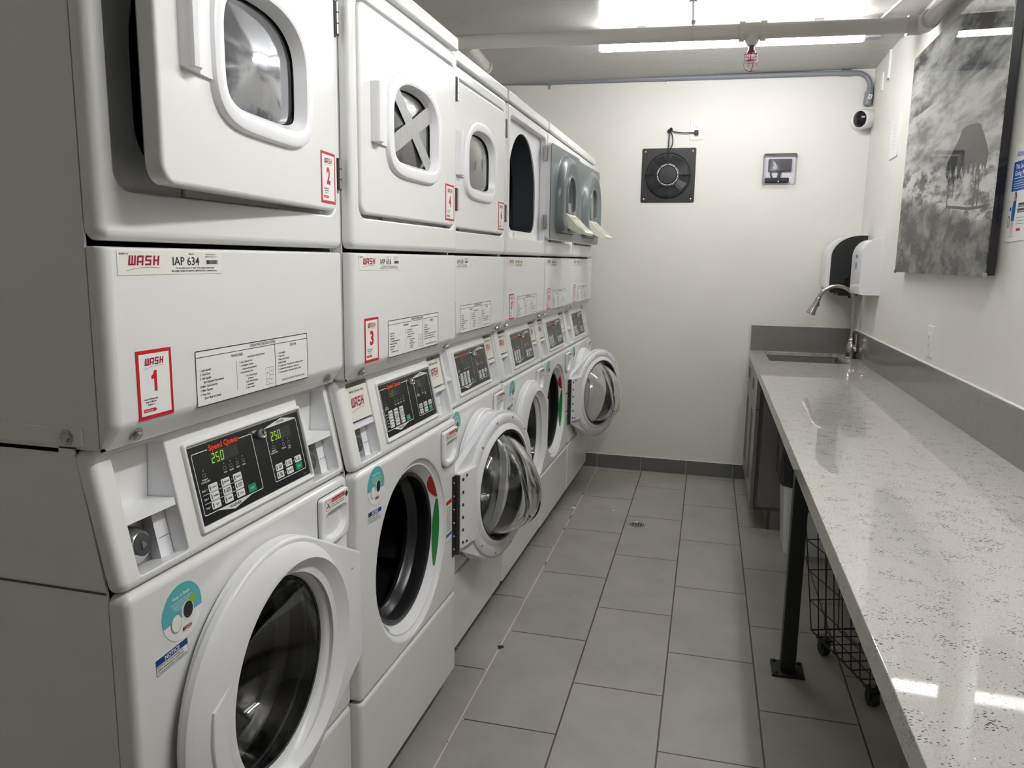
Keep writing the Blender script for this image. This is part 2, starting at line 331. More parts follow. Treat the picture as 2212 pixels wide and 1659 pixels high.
# ---------------------------------------------------------------- flat print helpers (stickers, panels)
TXT = {}
def text_mesh(s, bold):
    if (s, bold) in TXT: return TXT[(s, bold)]
    cu = bpy.data.curves.new('t', 'FONT'); cu.body = s; cu.size = 1; cu.resolution_u = 2; cu.offset = bold; cu.fill_mode = 'FRONT'; cu.dimensions = '2D'
    o = bpy.data.objects.new('t', cu); C.objects.link(o); bpy.context.view_layer.update()
    me = bpy.data.meshes.new_from_object(o.evaluated_get(bpy.context.evaluated_depsgraph_get()))
    v = [(p.co.x, p.co.y) for p in me.vertices]; f = [tuple(p.vertices) for p in me.polygons]
    bpy.data.objects.remove(o); bpy.data.curves.remove(cu); bpy.data.meshes.remove(me)
    TXT[(s, bold)] = (v, f); return v, f
class Dec:
    """thin printed sheet; a to the right, b up"""
    def __init__(s, x0=0, x1=0, y0=0, y1=0, paper=None, r=0, th=.0004):
        s.g = G(); s.t = th
        if paper:
            L = rrect(x0, x1, y0, y1, r, 4) if r else [(x0, y0), (x1, y0), (x1, y1), (x0, y1)]
            s.g.plate(L, [], 0, th, TZ, paper)
    def poly(s, L, m, lay=1): s.g.fill(L, [], s.t+.00012*lay, TZ, m); return s
    def rect(s, x0, x1, y0, y1, m, lay=1, r=0): return s.poly(rrect(x0, x1, y0, y1, r, 3) if r else [(x0, y0), (x1, y0), (x1, y1), (x0, y1)], m, lay)
    def frame(s, x0, x1, y0, y1, t, m, lay=1, r=0):
        o = rrect(x0, x1, y0, y1, max(r, 1e-5), 4); i = rrect(x0+t, x1-t, y0+t, y1-t, max(r-t, 1e-5), 4); s.g.fill(o, [i], s.t+.00012*lay, TZ, m); return s
    def line(s, pts, w, m, lay=1):
        for (a, b), (c, d) in zip(pts, pts[1:]):
            q = Vector((c-a, d-b)); n = Vector((-q.y, q.x)).normalized()*w/2; s.poly([(a-n.x, b-n.y), (c-n.x, d-n.y), (c+n.x, d+n.y), (a+n.x, b+n.y)], m, lay)
        return s
    def text(s, t, x, y, h, m, al='l', xs=1.0, sh=0, bold=0.016, lay=2, wid=None):
        v, f = text_mesh(t, bold); k = h/.70
        x0 = min(p[0] for p in v); x1 = max(p[0] for p in v); W = (x1-x0)*k
        if wid: xs = wid/W
        W *= xs; ox = x-(0 if al == 'l' else W/2 if al == 'c' else W)
        s.g.add([(ox+(a-x0)*k*xs+b*k*sh, y+b*k, s.t+.00012*lay) for a, b in v], f, m); return s
    def wash(s, x, y, w, h, m, arc=True, lay=2):
        """slanted block-letter word with a thin arc under it"""
        u = w/4.35; sh = .16*h
        def bar(i, a, b, c, d): X = x+i*u*1.12; s.poly([(X+p*u+q*sh, y+q*h) for p, q in ((a, c), (b, c), (b, d), (a, d))], m, lay)
        for q in ((0, .24, 0, 1), (.38, .60, 0, 1), (.74, .98, 0, 1), (.24, .38, 0, .18), (.60, .74, 0, .18)): bar(0, *q)
        for q in ((0, .24, 0, .9), (.64, .90, 0, 1), (.1, .64, .80, 1), (.24, .64, .28, .46)): bar(1, *q)
        for q in ((0, .86, 0, .19), (.62, .86, .19, .41), (.0, .86, .41, .60), (0, .24, .60, 1), (.24, .88, .81, 1)): bar(2, *q)
        for q in ((0, .24, 0, 1), (.60, .84, 0, 1), (.24, .60, .41, .60)): bar(3, *q)
        if arc:
            P = [(x-.05*w+w*1.05*t, y-h*.62+h*.42*sin(pi*(.08+.62*t))) for t in [i/12 for i in range(13)]]
            s.line(P, h*.055, 'ink_grey', lay)
        return s
    def seg7(s, x, y, w, h, ch, m, lay=2, off_m='led_off'):
        S7 = {'0': 'abcdef', '1': 'bc', '2': 'abged', '5': 'afgcd', 'r': 'eg', 'd': 'bcdeg', 'E': 'afged', '8': 'abcdefg', ' ': ''}
        t = w*.17; sh = .10
        P = {'a': (t, w-t, h-t, h), 'g': (t, w-t, h/2-t/2, h/2+t/2), 'd': (t, w-t, 0, t), 'f': (0, t, h/2, h-t*.4), 'b': (w-t, w, h/2, h-t*.4), 'e': (0, t, t*.4, h/2), 'c': (w-t, w, t*.4, h/2)}
        for k, (a, b, c, d) in P.items():
            on = k in S7[ch]; L = [(x+p+q*sh, y+q) for p, q in ((a, c), (b, c), (b, d), (a, d))]; s.poly(L, m if on else off_m, lay)
        return s

def tagsheet(num):
    d = Dec(0, .074, 0, .102, 'ink_red', th=.0005); d.rect(.0055, .0685, .0055, .0965, 'paper', 1)
    d.wash(.0165, .0795, .040, .0105, 'ink_wine', lay=3)
    if num == '1': d.poly([(.0405, .040), (.0405, .071), (.0355, .071), (.0325, .0655), (.029, .063), (.029, .058), (.0345, .0595), (.0345, .040)], 'ink_red', 3)
    else: d.text(num, .037, .040, .031, 'ink_red', 'c', wid=.019 if len(num) == 1 else .030, bold=.045, lay=3)
    for i, t in enumerate(('Launch PayRange App', 'Swipe to Machine', 'Number or')): d.text(t, .026, .0285-i*.0042, .0026, 'ink', 'c', xs=.85, lay=3)
    d.poly([(.010, .0105), (.032, .0105), (.032, .0095), (.0375, .0128), (.032, .0165), (.032, .0155), (.010, .0155)], 'ink_red', 3); d.text('Scan QR Code', .012, .0118, .0024, 'paper', xs=.8, lay=4)
    return d.g
def idsheet(num):
    d = Dec(0, .230, 0, .034, 'paper_cream', r=.001)
    d.text('PROPERTY OF', .004, .0285, .0026, 'ink', xs=.75); d.wash(.020, .0135, .064, .0140, 'ink_wine')
    d.text('Machine ID', .150, .0295, .0022, 'ink', xs=.8); d.text('IAP '+num, .112, .0135, .0125, 'ink', wid=.062, bold=.012)
    d.text('This asset is owned by WASH', .190, .0295, .0018, 'ink', xs=.8); d.text('Multifamily Laundry Systems, LLC', .190, .0258, .0018, 'ink', xs=.8)
    random.seed(int(num)); x = .192
    while x < .220: w_ = random.choice((.0004, .0008, .0012)); d.rect(x, x+w_, .015, .0215, 'ink', 2); x += w_+random.choice((.0004, .0007))
    d.text('For immediate service or repair on this machine, please report', .165, .0082, .0026, 'ink', 'c', wid=.092)
    d.text('the 6 digit machine ID above to 1.800.342.5932 or fixlaundry.com', .163, .0036, .0028, 'ink', 'c', wid=.108)
    return d.g
def instr():
    d = Dec(0, .347, 0, .092, 'clear_label', r=.001, th=.0003); W, H = .347, .092
    d.frame(0, W, 0, H, .0017, 'ink', 2, r=.002); d.rect(0, W, .0803, .0814, 'ink', 2); d.rect(.228, .2295, .001, .0808, 'ink', 2)
    d.text('OPERATING INSTRUCTIONS', .190, .0835, .0052, 'ink', 'c', wid=.082, bold=.01); d.text('WASHER', .111, .0715, .0052, 'ink', 'c', wid=.034, bold=.01); d.text('DRYER', .293, .0718, .0052, 'ink', 'c', wid=.024, bold=.01)
    d.rect(.108, .1087, .012, .064, 'ink', 2); d.text('DISPENSER INSTRUCTIONS', .168, .0655, .0032, 'ink', 'c', wid=.053, bold=.01)
    for i, t in enumerate(('1. Load Laundry', '2. Close Door', '3. Add Supplies', '    (See Dispenser Instructions)', '4. Make Cycle Selection', '5. Make Payment', '6. Press Start', '    (Door Must be Closed)')):
        d.text(t.strip(), .010+(.009 if t[0] == ' ' else 0), .0575-i*.0066, .0038, 'ink', xs=.84)
    for i, t in enumerate(('1. Open Dispenser Door', '2. Load Supplies in Proper', '   Compartment (as indicated)', '3. Close Dispenser Door')): d.text(t.strip(), .117+(.006 if t[0] == ' ' else 0), .0585-i*.0062, .0032, 'ink', xs=.85)
    for i, t in enumerate(('A. Pre Wash Detergent', '   (If Offered)', 'B. Main Wash Detergent', 'C. Liquid Bleach', 'D. Fabric Softener')): d.text(t.strip(), .134+(.006 if t[0] == ' ' else 0), .0325-i*.0054, .0030, 'ink', xs=.85)
    d.frame(.196, .222, .008, .040, .0005, 'ink', 2); d.rect(.2085, .209, .008, .040, 'ink', 2); d.rect(.196, .209, .0185, .019, 'ink', 2); d.rect(.209, .222, .0245, .025, 'ink', 2)
    for t, x, y in (('D', .201, .028), ('A', .214, .031), ('C', .201, .011), ('B', .214, .0145)): d.text(t, x, y, .0035, 'ink')
    for i, t in enumerate(('1. Load Laundry', '2. Close Door', '3. Make Cycle Selection', '4. Make Payment', '5. To Start Dryer - Press Start - Door Must be Closed', '6. To Stop Dryer During Cycle - Open Door', '7. To Restart Dryer - Close Door and Press Start')):
        d.text(t, .238, .0610-i*.0062, .0034, 'ink', xs=.84)
    d.text('(CLEAN LINT FILTER AFTER EACH LOAD)', .250, .0080, .0036, 'ink', wid=.082, bold=.01)
    return d.g
def keepfresh():
    d = Dec(); d.g.plate(circ(0, 0, .047, 40), [], 0, .0004, TZ, 'clear_label')
    d.poly([(.047*cos(a), .047*sin(a)) for a in [R(-12)+(R(192)-R(-12))*k/30 for k in range(31)]], 'sticker_teal', 1)
    d.text('Keep it Fresh', 0, .0255, .0058, 'paper', 'c', wid=.040, lay=2)
    for i in range(4): d.text(('Leave your washer door open to', 'keep your machine fresh in', 'between uses and reduce', 'musty washer odors.')[i], 0, .019-i*.0042, .0026, 'paper', 'c', wid=.050-.006*i, lay=2)
    d.poly(circ(-.017, -.014, .013, 24, .016), 'ink_grey', 2); d.poly(circ(-.016, -.014, .011, 24, .014), 'paper', 3)
    d.poly(circ(.012, -.004, .0145, 24, .017), 'ink_white', 2); d.poly(circ(.013, -.004, .0115, 24, .014), 'ink', 3)
    d.poly([(.018, .010), (.022, .018), (.034, .017), (.030, .009)], 'leaf_green', 4); d.poly([(.018, .010), (.030, .009), (.036, .004), (.024, .003)], 'leaf_green', 5)
    d.wash(-.004, -.0345, .022, .0065, 'ink_wine', lay=4)
    return d.g
def notice():
    d = Dec(0, .073, 0, .027, 'paper'); d.frame(0, .073, 0, .027, .0006, 'sticker_blue', 1); d.rect(.0, .073, .0165, .027, 'sticker_blue', 2)
    d.text('NOTICE', .0365, .0184, .0066, 'paper', 'c', wid=.034, bold=.03, lay=3)
    for i, t in enumerate(('DOOR LOCK LIGHT must go out', 'before attempting to open door.', 'To open, push door in then pull out.')): d.text(t, .0025, .0122-i*.0048, .0034, 'ink', wid=(.058, .060, .068)[i], bold=.008, lay=3)
    return d.g
def sidesheet():
    d = Dec(0, .05, 0, .13, 'paper'); d.rect(0, .05, .116, .13, 'ink_orange', 1); d.text('WARNING', .025, .120, .005, 'ink', 'c', lay=2)
    for i in range(16): d.rect(.005, .045-.004*(i % 3), .106-i*.005, .1075-i*.005, 'ink', 1)
    d.rect(0, .05, .012, .022, 'poster_blue', 1); return d.g
def drawer_sticker():
    d = Dec(0, .108, 0, .030, 'paper', r=.002); d.rect(.030, .090, .017, .026, 'ink_red', 1)
    d.frame(.004, .027, .004, .026, .0008, 'ink_red', 1); d.line([(.005, .005), (.026, .025)], .001, 'ink_red', 2); d.line([(.005, .025), (.026, .005)], .001, 'ink_red', 2); d.rect(.009, .022, .009, .013, 'ink_grey', 1); d.rect(.013, .018, .013, .019, 'ink_grey', 1)
    d.text('Please insert detergent', .031, .0115, .0028, 'ink', wid=.055); d.text('directly into the washer tub', .031, .0065, .0028, 'ink', wid=.056)
    d.text('Do not use Pods in Drawer!', .0325, .0195, .0034, 'paper', wid=.052, lay=2); d.poly(circ(.099, .018, .0065, 20), 'ink', 1); return d.g
def card():
    d = Dec(0, .110, 0, .080, 'card', th=.001); d.text('Mobile Payment Only', .054, .066, .0062, 'ink', 'c', wid=.072, bold=.012, sh=.15)
    d.wash(.016, .032, .066, .0225, 'ink_wine'); return d.g
PW, PH = .350, .134
def control(a, b): return (a*PW, b*PH)
def ctrl_panel(key, dw, dd, lit):
    d = Dec(0, PW, 0, PH, 'panel_black', r=.001, th=.0012); X = lambda a: a*PW; Y = lambda b: b*PH
    led = {2: 'led_green', 1: 'led_green_dim', 0: 'led_off'}[lit]
    t = .0014
    d.frame(X(.025), X(.520), Y(.112), Y(.915), t, 'ink_white', 1, r=.004); d.rect(X(.148), X(.408), Y(.885), Y(.945), 'panel_black', 2)
    d.frame(X(.640), X(.968), Y(.105), Y(.915), t, 'ink_white', 1, r=.004)
    d.poly([(X(.640), Y(.915)), (X(.968), Y(.915)), (X(.818), Y(.985))], 'ink_white', 2); d.text('DRYER', X(.806), Y(.925), .0052, 'ink', 'c', wid=.026, bold=.01, lay=4)
    d.poly([(X(.125), Y(.115)), (X(.257), Y(.035)), (X(.420), Y(.115))], 'ink_white', 2); d.text('WASHER', X(.266), Y(.068), .0055, 'ink', 'c', wid=.034, bold=.01, lay=4)
    d.text('Speed Queen', X(.157), Y(.885), .0102, 'ink_orange', wid=X(.245), bold=.035, lay=4)
    d.rect(X(.155), X(.380), Y(.700), Y(.860), 'display_dark', 2); d.rect(X(.675), X(.890), Y(.690), Y(.850), 'display_dark', 2)
    for i in range(6):
        ch = dw[i] if i < len(dw) else '8'; d.seg7(X(.162)+i*.0124, Y(.715), .0085, .0170, ch if i < len(dw) else ' ', led, 3)
        if i < 5: d.seg7(X(.684)+i*.0124, Y(.700), .0085, .0170, dd[i] if i < len(dd) else ' ', led, 3)
    def btn(a, b, t, m='ink_white', w=.070, h=.115, c='ink'):
        d.rect(X(a-w/2), X(a+w/2), Y(b-h/2), Y(b+h/2), m, 2, r=.0022)
        for i, q in enumerate(t.split('|')):
            n = t.count('|'); d.text(q, X(a+.008 if m == 'ink_white' else a), Y(b)-.0013+(n*.5-i)*.0042, .0030, c, 'c', wid=min(.0135, .0027*len(q)), lay=4)
        if m == 'ink_white': d.rect(X(a-w/2)+.003, X(a-w/2)+.0052, Y(b)-.004, Y(b)+.004, 'ink', 4); d.poly(circ(X(a-w/2-.014), Y(b), .0013, 10), 'ink_grey', 2)
    for (a, b, t) in ((.129, .425, 'LIGHT'), (.228, .425, 'MEDIUM'), (.327, .423, 'HEAVY'), (.127, .312, 'NORMAL'), (.227, .310, 'PERM|PRESS'), (.327, .308, 'DELICATES|KNIT'), (.125, .198, 'HOT'), (.225, .197, 'WARM'), (.325, .195, 'COLD'), (.703, .300, 'HIGH|TEMP'), (.802, .300, 'LOW|TEMP'), (.901, .298, 'NO|HEAT'), (.700, .186, 'MED|TEMP'), (.799, .184, 'DELICATE')):
        btn(a, b, t, h=.098)
    btn(.427, .192, 'START', 'ink_green', .068, .112, 'ink_white'); btn(.899, .186, 'START', 'ink_green', .070, .105, 'ink_white')
    d.rect(X(.043), X(.362), Y(.366), Y(.372), 'ink_white', 3); d.rect(X(.043), X(.362), Y(.252), Y(.258), 'ink_white', 3)
    for t, b in (('Soil', .41), ('Cycle', .30), ('Temp', .185)): d.text(t, X(.045), Y(b), .0035, 'ink_white', wid=.0085)
    for a, b, t in ((.085, .575, 'INSERT|COINS/CARD'), (.245, .565, 'WASH'), (.297, .565, 'RINSE'), (.350, .565, 'SPIN'), (.403, .565, 'DOOR'), (.688, .575, 'INSERT|COINS/CARD'), (.790, .56, 'DRYING'), (.845, .56, 'COOL|DOWN')):
        for i, q in enumerate(t.split('|')): d.text(q, X(a), Y(b)-.004-i*.0042, .0028, 'ink_white', 'c', wid=.0024*len(q))
        d.frame(X(a)-.004, X(a)+.004, Y(b)+.002, Y(b)+.0075, .0007, 'ink_grey', 2); d.poly(circ(X(a), Y(b)+.013, .0014, 10), 'ink_grey', 2)
    d.text('201687', X(.955), Y(.03), .0022, 'ink_grey', 'r')
    return d.g

# ---------------------------------------------------------------- the stacked machines
W, DEP = .686, .70
ZS, ZL, ZT = 1.445, 2.022, 2.064
MT = Matrix(((0, 0, 1, 0), (1, 0, 0, 0), (0, 1, 0, 0), (0, 0, 0, 1)))      # sheet a->+y, b->+z, normal->+x
def on_front(u, z, n=0.0): return Matrix.Translation((n, u, z)) @ MT
SL = math.atan2(.045, .21)                                                # tilt of the console
def on_console(u, z, n=0.0):
    base = Matrix.Translation((-.004-(z-.943)*math.tan(SL)+n, u, z)); return base @ Matrix.Rotation(-SL, 4, 'Y') @ MT
def loft(prof, y0, y1, r, base, m, seg=5):
    """profile [(x,z)] swept along y; the ends round over by r, never behind x=base"""
    g = G(); ys = [(y0+r*(1-cos(pi/2*k/seg)), r*(1-sin(pi/2*k/seg))) for k in range(seg+1)]
    ys += [(y1-(a-y0), o) for a, o in ys[::-1]]
    loops = [[(max(x-o, base) if x > base else x, y, z) for x, z in prof] for y, o in ys]
    g.strip(loops, m, close=True, cap0=True, cap1=True); return g
def f_cabinet():
    g = G(); lo = [(-DEP, .06), (-.034, .06), (-.034, .941), (-.074, 1.155), (-DEP, 1.155)]; up = [(-DEP, 1.158), (-.029, 1.158), (-.029, 2.021), (-DEP, 2.021)]
    for prof in (lo, up):
        for y0, y1 in ((0, .004), (W-.004, W)):
            v = [(x, y, z) for y in (y0, y1) for x, z in prof]; n = len(prof)
            g.add(v, [tuple(range(n))[::-1], tuple(range(n, 2*n))]+[(i, (i+1) % n, n+(i+1) % n, n+i) for i in range(n)], 'enamel')
        g.box(-DEP, -DEP+.004, 0, W, prof[0][1], prof[-1][1], 'enamel')
    g.box(-DEP, -.036, 0, W, .056, .062, 'enamel'); g.box(-DEP, -.10, 0, W, 1.149, 1.158, 'enamel'); g.box(-DEP, -.036, 0, W, 2.016, 2.021, 'enamel')
    # pressed rail along the foot of the upper side panels
    for y0, y1 in ((-.003, .001), (W-.001, W+.003)): g.box(-DEP+.01, -.055, y0, y1, 1.160, 1.187, 'enamel', .0014, 2)
    for y in (-.0012, W+.0012):   # horizontal joint between base and top cabinet sides
        g.box(-DEP, -.035, y-.0006, y+.0006, .9395, .9425, 'dark_grey')
    return g
def f_foot():
    g = G(); g.cyl((0, 0, 0), (0, 0, .016), .024, 'rubber', 16); g.cyl((0, 0, .016), (0, 0, .062), .009, 'zinc', 12); return g
def f_lid(): return G().box(-DEP-.01, .004, .002, W-.002, ZL+.004, ZT, 'enamel', .006, 3)
def f_dryer_front():
    g = G(); outer = rrect(0, W, ZS+.004, ZL-.001, .018, 4); hole = rrect(.030, .660, 1.518, 1.982, .030, 6)
    g.plate(outer, [hole], -.0268, 0, TN, 'enamel', r=.014, rh=.004, mh='plastic_white', seg=5); return g
def f_dryer_frame():
    g = G(); o = rrect(.026, .664, 1.514, 1.986, .030, 6); a = arch(.340, .232, 1.952, 1.550, .07); g.plate(o, [a], -.034, -.028, TN, 'plastic_white', rh=.004)
    g.box(-.028, -.020, .20, .47, 1.520, 1.545, 'plastic_cream', .003); return g
def f_dryer_drum():
    g = G(); a = arch(.340, .232, 1.952, 1.550, .07); L = lambda d, h: [TN(x, z, h) for x, z in off(a, d)]
    g.strip([L(0, -.030), L(.002, -.06), L(-.004, -.13)], 'drum_blue')
    c = (.343, 1.745); g.lathe([(.20, -.13), (.30, -.131), (.31, -.15), (.31, -.60), (0.001, -.62)], c, TN, 'cavity', 40)
    g.strip([L(-.004, -.13), [TN(c[0]+.2*cos(2*pi*k/len(a)), c[1]+.2*sin(2*pi*k/len(a)), -.135) for k in range(len(a))]], 'cavity')
    g.box(-.11, -.09, .15, .19, 1.79, 1.84, 'plastic_white', .004); return g
def f_screws(pts):
    def f():
        g = G()
        for n, u, z in pts:
            g.lathe([(.0085, -.001), (.0085, .0015), (.006, .003), (.0055, .0065), (.0005, .007)], (u, z), lambda a, b, h, n=n: (n+h, a, b), 'zinc', 6)
            g.lathe([(.0095, .0), (.0095, .0012), (.001, .0014)], (u, z), lambda a, b, h, n=n: (n+h, a, b), 'zinc', 16)
        return g
    return f
def f_mid():
    prof = [(-.0268, 1.441), (-.006, 1.441), (-.0015, 1.4395), (0, 1.435), (0, 1.196), (-.002, 1.188), (-.007, 1.181), (-.024, 1.158), (-.0268, 1.1535)]
    g = loft(prof, 0, W, .016, -.0268, 'enamel'); g.box(-.075, -.0287, .006, W-.006, 1.1535, 1.158, 'enamel'); return g
def bevel_of(M, g): return g
BAYS = ((.038, .148), (.548, .664))
def f_console():
    g = G(); H = .2135/cos(SL); T = lambda a, b, h: (-.004-b*sin(SL)+h*cos(SL), a, .9435+b*cos(SL)+h*sin(SL))
    g.plate(rrect(0, W, 0, H, .016, 4), [rrect(a, b, .014, H-.017, .006, 4) for a, b in BAYS], -.024, 0, T, 'console_white', r=.012, rh=.003, seg=5)
    return g
def f_bezel():
    g = G(); T = lambda a, b, h: (-.004-b*sin(SL)+h*cos(SL), a, .9435+b*cos(SL)+h*sin(SL))
    g.plate(rrect(.182, .548, .026, .182, .006, 5), [rrect(.1885, .5425, .033, .175, .002, 5)], -.001, .0065, T, 'console_white', r=.003, rh=.003); return g
def f_bay(k, carded):
    def f():
        a, b = BAYS[k]; a += .0004; b -= .0004; g = G(); T = lambda u, s, h: (-.004-s*sin(SL)+h*cos(SL), u, .9435+s*cos(SL)+h*sin(SL)); H = .2135/cos(SL)
        lo, hi = .0142, H-.0172; D_ = -.085
        def q(p, m): g.add([T(*x) for x in p], [(0, 1, 2, 3)], m)
        q([(a, lo, -.002), (a, hi, -.002), (a, hi, D_), (a, lo, D_)], 'plastic_white'); q([(b, lo, -.002), (b, hi, -.002), (b, hi, D_), (b, lo, D_)], 'plastic_white')
        q([(a, lo, -.002), (b, lo, -.002), (b, lo, D_), (a, lo, D_)], 'plastic_white'); q([(a, hi, -.002), (b, hi, -.002), (b, hi, D_), (a, hi, D_)], 'plastic_white')
        q([(a, lo, D_), (b, lo, D_), (b, hi, D_), (a, hi, D_)], 'plastic_white')
        # rising back plate of the upper half and the shelf lip
        g.add([T(*x) for x in ((a+.001, .104, -.004), (b-.001, .104, -.004), (b-.001, .112, -.055), (a+.001, .112, -.055), (a+.001, .092, -.004), (b-.001, .092, -.004), (b-.001, .098, -.055), (a+.001, .098, -.055))],
              [(0, 1, 2, 3), (7, 6, 5, 4), (4, 5, 1, 0), (6, 7, 3, 2), (5, 6, 2, 1), (7, 4, 0, 3)], 'plastic_white')
        q([(a+.001, .112, -.055), (b-.001, .112, -.055), (b-.001, hi, -.030), (a+.001, hi, -.030)], 'console_white')
        # inner upright rib and seam
        g.add([T(*x) for x in ((b-.030, lo, -.03), (b-.026, lo, -.03), (b-.026, .098, -.03), (b-.030, .098, -.03), (b-.030, lo, D_), (b-.026, lo, D_), (b-.026, .098, D_), (b-.030, .098, D_))], [(0, 1, 2, 3), (4, 0, 3, 7), (1, 5, 6, 2)], 'plastic_white')
        q([(b-.026, .045, -.0295), (b-.001, .045, -.0295), (b-.001, .0465, -.0295), (b-.026, .0465, -.0295)], 'ink_grey')
        q([(b-.026, lo, -.03), (b-.001, lo, -.03), (b-.001, .098, -.03), (b-.026, .098, -.03)], 'plastic_white')
        return g
    return f
def f_coin(k):
    def f():
        a, b = BAYS[k]; g = G(); T = lambda u, s, h: (-.004-s*sin(SL)+h*cos(SL), u, .9435+s*cos(SL)+h*sin(SL)); c = (a+.036, .052)
        g.plate(rrect(a+.002, b-.031, .013, .096, .003, 3), [], -.052, -.048, T, 'steel')
        g.lathe([(.031, -.048), (.030, -.036), (.027, -.027), (.021, -.020), (.018, -.018)], c, T, 'chrome', 32)
        g.lathe([(.018, -.018), (.017, -.0165), (.0005, -.0155)], c, T, 'dark_grey', 28)
        g.plate([(c[0]+x, c[1]+y) for x, y in ((-.005, -.006), (.006, -.002), (-.004, .007))], [], -.0158, -.0135, T, 'chrome')
        for u, s in ((a+.050, .090), (a+.062, .026), (a+.012, .020)): g.lathe([(.0055, -.048), (.005, -.0455), (.0005, -.045)], (u, s), T, 'zinc', 16)
        return g
    return f
def f_key():
    g = G(); g.lathe([(.0105, 0), (.0102, .004), (.009, .010), (.0075, .0115), (.006, .0105), (.0005, .0105)], (0, 0), TZ, 'chrome', 24); g.box(-.0008, .0008, -.004, .004, .0105, .0112, 'ink'); return g
DC = (.340, .635)
def f_washer_front():
    g = G(); g.plate(rrect(0, W, .366, .938, .016, 4), [circ(*DC, .247, 72)], -.032, 0, TN, 'enamel', r=.012, rh=.006, seg=5)
    g.lathe([(.247, -.004), (.240, -.010), (.236, -.012), (.232, -.011), (.229, -.014), (.212, -.034), (.207, -.036)], DC, TN, 'plastic_white', 72); return g
def f_gasket():
    g = G(); g.lathe([(.2085, -.034), (.206, -.030), (.201, -.029), (.197, -.033), (.195, -.045), (.200, -.060), (.203, -.075), (.198, -.086), (.190, -.092), (.186, -.100), (.190, -.112)], DC, TN, 'gasket', 64); return g
def f_wdrum():
    g = G(); g.lathe([(.190, -.110), (.235, -.120), (.245, -.135), (.245, -.50), (.235, -.515), (.0005, -.52)], DC, TN, 'drum_steel', 64)
    for k in range(3):
        a = R(90+120*k); ca, sa = cos(a), sin(a); L = []
        for t, (dr, w_) in ((0, (0, .035)), (.06, (.05, .014)), (1, (.05, .014))): pass
        P = [[TN(DC[0]+(.247-dr)*ca-w_*sg*sa, DC[1]+(.247-dr)*sa+w_*sg*ca, h) for sg, dr, w_ in ((-1, 0, .04), (-1, .045, .012), (1, .045, .012), (1, 0, .04))] for h in (-.14, -.50)]
        g.strip(P, 'drum_steel', close=False); g.add(P[0], [(0, 1, 2, 3)], 'drum_steel')
    for j in range(7):
        for i in range(46):
            a = 2*pi*(i+.5*(j % 2))/46; h = -.16-.05*j; c = Vector(TN(DC[0]+.2445*cos(a), DC[1]+.2445*sin(a), h)); t = Vector((0, -sin(a), cos(a)))*.003; x = Vector((.003, 0, 0))
            g.add([c+t, c+x, c-t, c-x], [(0, 1, 2, 3)], 'rubber')
    return g
def f_arcs(a0, a1, m):
    g = G()
    for a0, a1, m in ((a0, a1, m),):
        n = 14; lo = []
        for k in range(n+1):
            a = R(a0+(a1-a0)*k/n); t = .12+.80*sin(pi*(k+.3)/(n+.6))**.8
            lo.append([TN(DC[0]+r*cos(a), DC[1]+r*sin(a), h) for r, h in ((.2285, -.0135), (.2285-.0165*t, -.0135-.0195*t))])
        g.add([p for q in lo for p in q], [(2*i, 2*i+1, 2*i+3, 2*i+2) for i in range(n)], m)
    return g
def f_hatch():   # drawer
    g = G(); T = TN; o = rrect(.548, .667, .808, .918, (.030, .020, .010, .008), 5); c = [(.557, .872), (.557, .846), (.563, .832), (.580, .823), (.610, .820), (.636, .826), (.651, .840), (.656, .855), (.657, .878), (.640, .884), (.606, .886), (.572, .882)]
    g.plate(o, [c], -.002, .013, T, 'plastic_white', r=.005, rh=.004)
    ci = [(a, b) for a, b in c]; mid = (.607, .855); g.strip([[T(a, b, .010) for a, b in ci], [T(mid[0]+(a-mid[0])*.86, mid[1]+(b-mid[1])*.80, -.008) for a, b in ci]], 'plastic_white')
    g.fill([(mid[0]+(a-mid[0])*.86, mid[1]+(b-mid[1])*.80) for a, b in ci], [], -.008, T, 'plastic_white')
    g.strip([[T(a, b, h) for a, b in off(o, .0025)] for h in (.0003, .0006)], 'dark_grey'); g.fill(off(o, .0025), [c], .0006, T, 'dark_grey'); return g
def f_base():
    prof = [(-.032, .094), (-.006, .094), (-.0015, .096), (0, .100), (0, .352), (-.0015, .358), (-.006, .362), (-.032, .362)]
    g = loft(prof, 0, W, .012, -.030, 'enamel'); g.box(-.20, -.075, .012, W-.012, .0, .094, 'black_plastic'); return g
def f_bolt():
    g = G(); g.lathe([(.0095, 0), (.0095, .001), (.0075, .0015), (.007, .006), (.0005, .0065)], (0, 0), TZ, 'zinc', 6); g.lathe([(.011, 0), (.011, .0008), (.001, .001)], (0, 0), TZ, 'zinc', 20); return g
